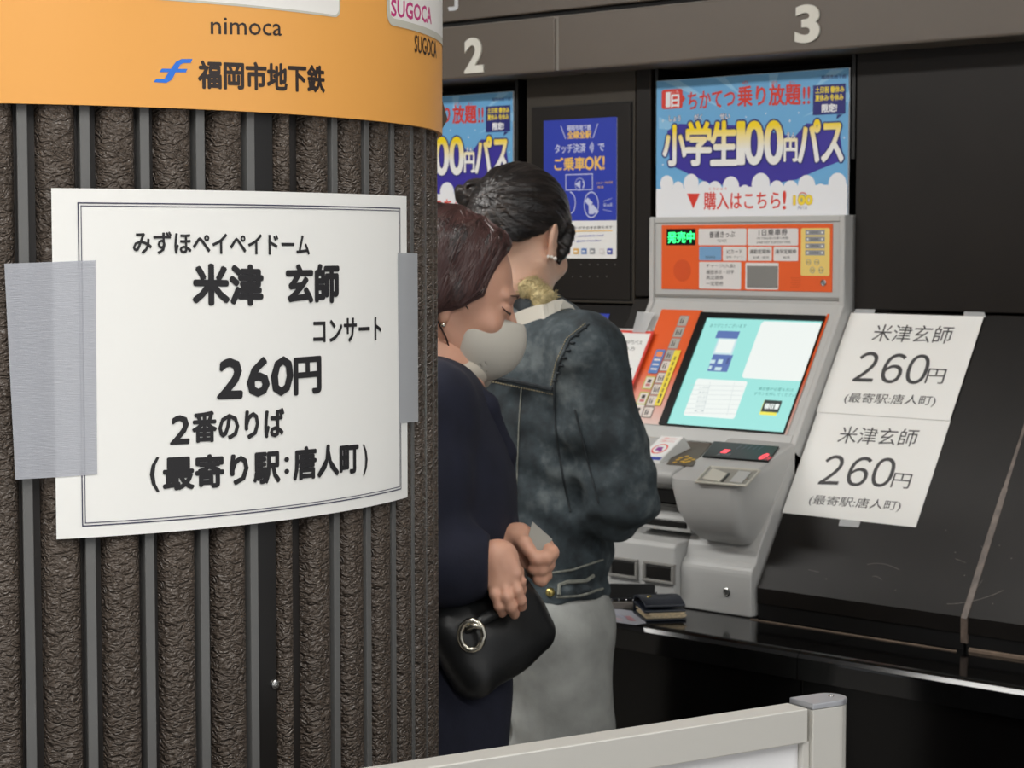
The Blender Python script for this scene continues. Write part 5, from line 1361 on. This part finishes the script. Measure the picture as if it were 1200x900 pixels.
# right hand: back of the hand to the camera, fingers pointing down onto the bag
sR = 2.77
def h1(x, y, s=sR): return D(540 + x * .15556, 600 + y * .15556, s)
def handR(P):
    d = d_chain(P, [wrRB, h1(275, 350, 2.785)], [.024, .024])
    d = smin(d, d_chain(P, [h1(270, 350, 2.785), h1(285, 510, 2.777)], [.022, .018]), .015)
    d = smin(d, d_chain(P, [h1(320, 370, 2.79), h1(365, 490, 2.785)], [.020, .016]), .012)
    d = smin(d, d_chain(P, [h1(285, 400, 2.785), h1(262, 560, 2.772)], [.018, .0095]), .012)
    for (a_, b_) in (((300, 400), (330, 560)), ((325, 380), (392, 525)), ((345, 370), (415, 460))): d = smin(d, d_chain(P, [h1(*a_, 2.778), h1(*b_, 2.771)], [.013, .0088]), .006)
    d = smin(d, finger(P, [h1(258, 550, 2.77), h1(258, 625, 2.763), h1(288, 705, 2.765), h1(312, 758, 2.78)], .0082, .0070), .0015)
    d = smin(d, finger(P, [h1(330, 555, 2.768), h1(345, 640, 2.761), h1(378, 715, 2.765), h1(404, 772, 2.782)], .0086, .0072), .0015)
    d = smin(d, finger(P, [h1(392, 520, 2.772), h1(425, 595, 2.766), h1(448, 665, 2.772), h1(458, 712, 2.79)], .0082, .0070), .0015)
    d = smin(d, finger(P, [h1(415, 455, 2.79), h1(446, 520, 2.782), h1(456, 580, 2.795), h1(455, 620, 2.81)], .0078, .0065), .0015)
    d = smin(d, finger(P, [h1(380, 370, 2.80), h1(420, 450, 2.83), h1(446, 540, 2.845)], .0105, .0085), .004)
    return d + .0006 * wob(P, 180, 2)
W3 = net(handR, D(590, 682, 2.78) - .12, D(590, 682, 2.78) + .12, .0026)
def handL(P):
    d = d_chain(P, [wrLB, h1(430, 215, 2.895)], [.026, .024])
    d = smin(d, d_chain(P, [h1(420, 235, 2.905), h1(520, 330, 2.905)], [.026, .027]), .012)
    d = smin(d, finger(P, [h1(430, 195, 2.880), h1(478, 235, 2.865), h1(522, 300, 2.860)], .0125, .0095), .006)       # thumb on the card
    d = smin(d, finger(P, [h1(540, 260, 2.905), h1(640, 262, 2.895), h1(680, 305, 2.875), h1(640, 345, 2.860), h1(565, 355, 2.858)], .0115, .0105), .004)
    d = smin(d, finger(P, [h1(540, 330, 2.910), h1(630, 350, 2.895), h1(655, 395, 2.875), h1(610, 425, 2.865), h1(555, 425, 2.865)], .0105, .0095), .004)
    d = smin(d, finger(P, [h1(520, 400, 2.910), h1(600, 440, 2.895), h1(635, 480, 2.880), h1(610, 510, 2.872), h1(585, 505, 2.870)], .0100, .0088), .004)
    d = smin(d, finger(P, [h1(490, 400, 2.910), h1(545, 450, 2.905), h1(575, 480, 2.895), h1(580, 500, 2.890)], .0095, .008), .004)
    return d + .0006 * wob(P, 180, 3)
W4 = net(handL, D(615, 655, 2.89) - .12, D(615, 655, 2.89) + .12, .0026)
join('body', [W1, W2, W3, W4], M_skinB, pb)
for sx in (-1, 1): MB().ball(HB(.031 * sx, .0740, .001), .0098, 14, 10).build('eye', M_eye, pb, smooth=True)
for sx in (-1, 1):
    MB().tube([HB(sx * x, y, z) for x, y, z in ((.016, .0865, .000), (.024, .0890, -.003), (.034, .0875, -.004), (.045, .0790, -.001), (.051, .0715, .003))], [.0006, .0012, .0013, .0012, .0005], 6).build('eyelashes', M_lash, pb, smooth=True)
    MB().tube([HB(sx * x, y, z) for x, y, z in ((.012, .0925, .021), (.028, .0915, .025), (.045, .0795, .022))], [.001, .002, .0008], 6).build('eyebrow', mat('brow', S(110, 84, 72), .8), pb, smooth=True)
def hairB(P):
    Q = (P - hB) @ MBh.T
    d = d_ell(Q, (0, -.022, .030), (.086, .103, .096)); d = smin(d, d_ell(Q, (0, -.055, -.045), (.074, .055, .062)), .04)
    X = Q.copy(); X[..., 0] = np.abs(X[..., 0])
    d = smin(d, d_ell(X, (.062, .000, -.020), (.024, .042, .050)), .025)
    d = smin(d, d_ell(Q, (0, .040, .062), (.064, .058, .036)), .03)
    # hairline: forehead then down in front of the ear
    ln = Q[..., 1] - (.040 + .2 * Q[..., 2] + np.maximum(0, Q[..., 2] - .075) * .55 - 1.1 * np.clip(.008 - Q[..., 2], 0, .1))
    d = smax(d, ln, .020)
    d = smax(d, -(Q[..., 2] + .030 + .9 * np.clip(-Q[..., 1] + .01, 0, .1)), .012)
    g = np.arctan2(Q[..., 0], Q[..., 2] + .10)
    return d + .0016 * np.sin(Q[..., 1] * 150 + 5 * np.sin(Q[..., 2] * 22) + g * 6) + .0022 * np.sin(g * 16 + Q[..., 1] * 40) + .003 * wob(P, 28, 3)
hb_o, _ = sdf_obj('hair', hairB, hB - (.19, .19, .2), hB + (.19, .19, .19), .0032, M_hairB, pb)
bvb = bvhtree.BVHTree.FromObject(hb_o, bpy.context.evaluated_depsgraph_get())
M_sheenB = mat('hair_strand_brown', S(78, 54, 52), .35)
strands('hair_strands', bvb, pb, [HB(.01, -.03, .13), HB(.03, 0, .13), HB(.02, .04, .12)], [HB(.085, -.09, -.05), HB(.09, -.03, -.05), HB(.085, .03, -.01)], 420, .0009, M_sheenB, 3, .0005, .02)
strands('hair_strands', bvb, pb, [HB(-.01, -.03, .13), HB(-.03, 0, .13), HB(-.02, .04, .12)], [HB(-.085, -.09, -.05), HB(-.09, -.03, -.05), HB(-.085, .03, -.01)], 120, .0008, M_sheenB, 4, .0005, .014)
# mask
def maskB(P):
    Q = (P - hB) @ MBh.T
    d = d_ell(Q, (0, .050, -.058), (.060, .070, .058)); d = smin(d, d_ell(Q, (0, .100, -.038), (.016, .020, .028)), .03)
    d = np.abs(d + .001 + .0012 * np.exp(-(Q[..., 0] / .0022) ** 2) + .0008 * wob(Q, 60, 2)) - .0022
    d = smax(d, -(Q[..., 1] - .028), .004); d = smax(d, Q[..., 2] + .012 - .35 * (Q[..., 1] - .06) * 0, .004)
    return smax(d, -(Q[..., 2] + .112), .004)
sdf_obj('face_mask', maskB, hB - (.16, .16, .2), hB + (.16, .16, .1), .0026, M_mask, pb)
for sx in (-1, 1):
    MB().tube([HB(sx * x, y, z) for x, y, z in ((.059, .032, -.020), (.070, .012, -.004), (.083, -.008, .012), (.084, -.024, .005))], .0012, 6).build('ear_loop', M_lash, pb, smooth=True)
    MB().tube([HB(sx * x, y, z) for x, y, z in ((.056, .026, -.090), (.068, .006, -.062), (.082, -.016, -.04), (.084, -.026, -.02))], .0012, 6).build('ear_loop', M_lash, pb, smooth=True)
MB().ball(HB(.078, -.004, -.046), .004, 10, 8).build('earring', M_silver, pb, smooth=True)
# scarf at the throat
def scf(P): 
    a = D(515, 440, 2.98); return d_chain(P, [D(535, 440, 2.93), D(556, 432, 2.97), D(556, 440, 3.04), D(530, 440, 3.08)], [.02, .02, .02, .02], .02) + .002 * wob(P, 60, 1)
sdf_obj('scarf', scf, D(540, 440, 3.0) - .14, D(540, 440, 3.0) + .14, .005, M_scarf, pb)
# coat
ctr = D(503, 560, 2.98)
RB_ = np.array([SB, FB, UPW])
def coatB(P):
    d = d_ell(P, D(500, 575, 2.98), (.180, .108, .19), RB_); d = smin(d, d_ell(P, D(502, 660, 2.98), (.175, .118, .26), RB_), .08)
    d = smin(d, d_cone(P, shRB, shLB, .062, .062), .06)
    d = smin(d, d_cone(P, D(503, 458, 2.98), D(503, 500, 2.98), .058, .09), .03)
    bot = D(500, 800, 2.98)
    d = smin(d, d_box(P, np.array([bot[0], bot[1], .62]), RB_, (.185, .112, .32), .10), .06)
    for sh, el, wr, q in ((shRB, elRB, wrRB, 0), (shLB, elLB, wrLB, 1)):
        a = d_chain(P, [sh, (sh + el) / 2, el, el * .4 + wr * .6, wr - nrm_(wr - el) * .012], [.070, .064, .062, .050, .038], .03)
        f = nrm_(wr - el); a = smax(a, (P - wr) @ f - .002, .004)
        d = smin(d, a, .014)
    d = d + .005 * wob(P, 12, 2) + .0022 * wob(P, 30, 6) + .003 * np.sin((P @ FB) * 60 + 3 * np.sin(P[..., 2] * 7)) * np.clip((.95 - P[..., 2]) * 3, 0, 1)
    return d
lo = ctr - (.42, .42, 0); lo[2] = .28; hi = ctr + (.42, .42, 0); hi[2] = 1.36
sdf_obj('coat', coatB, lo, hi, .0075, M_coat, pb)
# lapel edge running down from the collar
NC = D(508, 448, 2.98)
def NP(a, b, c): return NC + SB * a + FB * b + UPW * c
def colB(P):
    d = None
    for q in (-1, 1):
        e = d_chain(P, [NP(0, -.080, .030), NP(.060 * q, -.052, .030), NP(.086 * q, .012, .016), NP(.074 * q, .068, -.030), NP(.046 * q, .098, -.10), NP(.014 * q, .106, -.17)], [.014, .017, .019, .019, .017, .012], .012)
        d = e if d is None else smin(d, e, .006)
    return d + .001 * wob(P, 60, 1)
sdf_obj('coat_collar', colB, NC - (.19, .19, .26), NC + (.19, .19, .12), .005, M_coat, pb)
for q in range(3):
    MB().ball(D(502, 560 + q * 60, 2.98) + FB * (.113 + .003 * q) + SB * .012, (.011, .011, .011), 12, 8).build('button', M_black, pb, smooth=True)
lf = [D(498, 800, 2.90), D(502, 800, 3.06)]
def legs(P):
    d = None
    for b in lf:
        e = d_cone(P, (b[0], b[1], .55), (b[0], b[1], .10), .06, .042); d = e if d is None else np.minimum(d, e)
    return d
sdf_obj('trousers', legs, (min(lf[0][0], lf[1][0]) - .1, min(lf[0][1], lf[1][1]) - .1, .03), (max(lf[0][0], lf[1][0]) + .1, max(lf[0][1], lf[1][1]) + .1, .66), .009, mat('trousers_black', S(20, 20, 22), .9), pb)
shoes(pb, lf, FB, M_shoe)
# card in the left hand
card = empty('card', h1(590, 200, 2.865), 'small grey card held between thumb and fingers of the masked person', 'card')
q = [h1(540, 70, 2.885), h1(692, 205, 2.885), h1(590, 335, 2.868), h1(495, 235, 2.868)]
MB().extr(q, nrm_(np.cross(q[1] - q[0], q[3] - q[0])) * .0012).build('card_face', mat('card_grey', S(150, 148, 140), .5), card, bevel=.0004)
# handbag
bg = empty('handbag', D(590, 790, 2.86), 'black leather handbag with a silver clasp held in front of the navy coat', 'handbag')
def hc(x, y, s): return D(500 + x * .378, 560 + y * .378, s)
def bagf(P):
    c = hc(196, 472, 2.83); ux = nrm_(hc(360, 362, 2.895) - hc(84, 570, 2.775)); n = nrm_(FW + UPW * .05); n = nrm_(n - ux * (n @ ux)); uy = np.cross(ux, n); M = np.array([ux, uy, n])
    Q = (P - c) @ M.T
    d = d_box(P, c, M, (.092, .070, .034), .032)
    d = smin(d, d_ell(P, c - uy * 0, (.084, .064, .042), M), .02)
    return d + .0025 * wob(P, 26, 2) + .0012 * np.sin(Q[..., 0] * 60 + 3 * np.sin(Q[..., 1] * 30))
c = hc(196, 472, 2.83); sdf_obj('bag_body', bagf, c - .21, c + .21, .0048, M_bag, bg)
fl = [hc(120, 470, 2.765), hc(165, 445, 2.762), hc(235, 400, 2.79), hc(300, 320, 2.83)]
MB().tube(catmull(fl), .008, 8).build('flap_edge', M_bag, bg, smooth=True)
kn = MB(); kc2 = hc(140, 488, 2.755)
for t in np.linspace(0, 2 * PI, 9)[:-1]: pass
kn.tube([kc2 + RT * .016 * math.cos(t) + UC * .020 * math.sin(t) for t in np.linspace(0, 2 * PI, 14)[:-1]], .0045, 8, closed=True); kn.build('clasp', M_silver, bg, smooth=True)
MB().tube([hc(125, 465, 2.755), hc(145, 458, 2.75), hc(170, 462, 2.755)], .004, 8).build('clasp_bar', M_silver, bg, smooth=True)
ribbon2(catmull([hc(290, 320, 2.86), hc(300, 300, 2.87), hc(318, 284, 2.90), hc(332, 272, 2.93)]), UPW, .012, .003).build('handle', mat('handle_grey', S(96, 100, 100), .35), bg)
mb = MB()
for i in range(6):
    p = hc(258 + i * 9, 232 + i * 3 + (i % 2) * 4, 2.935); mb.tube([p + RT * .005 * math.cos(t) + UC * .0035 * math.sin(t + i) for t in np.linspace(0, 2 * PI, 9)[:-1]], .0012, 5, closed=True)
o = mb.build('chain', M_silver, bg, smooth=True); o['kind'] = 'stuff'
MB().ball(hc(290, 238, 2.925), (.007, .006, .005), 10, 8).build('charm', M_pearl, bg, smooth=True)
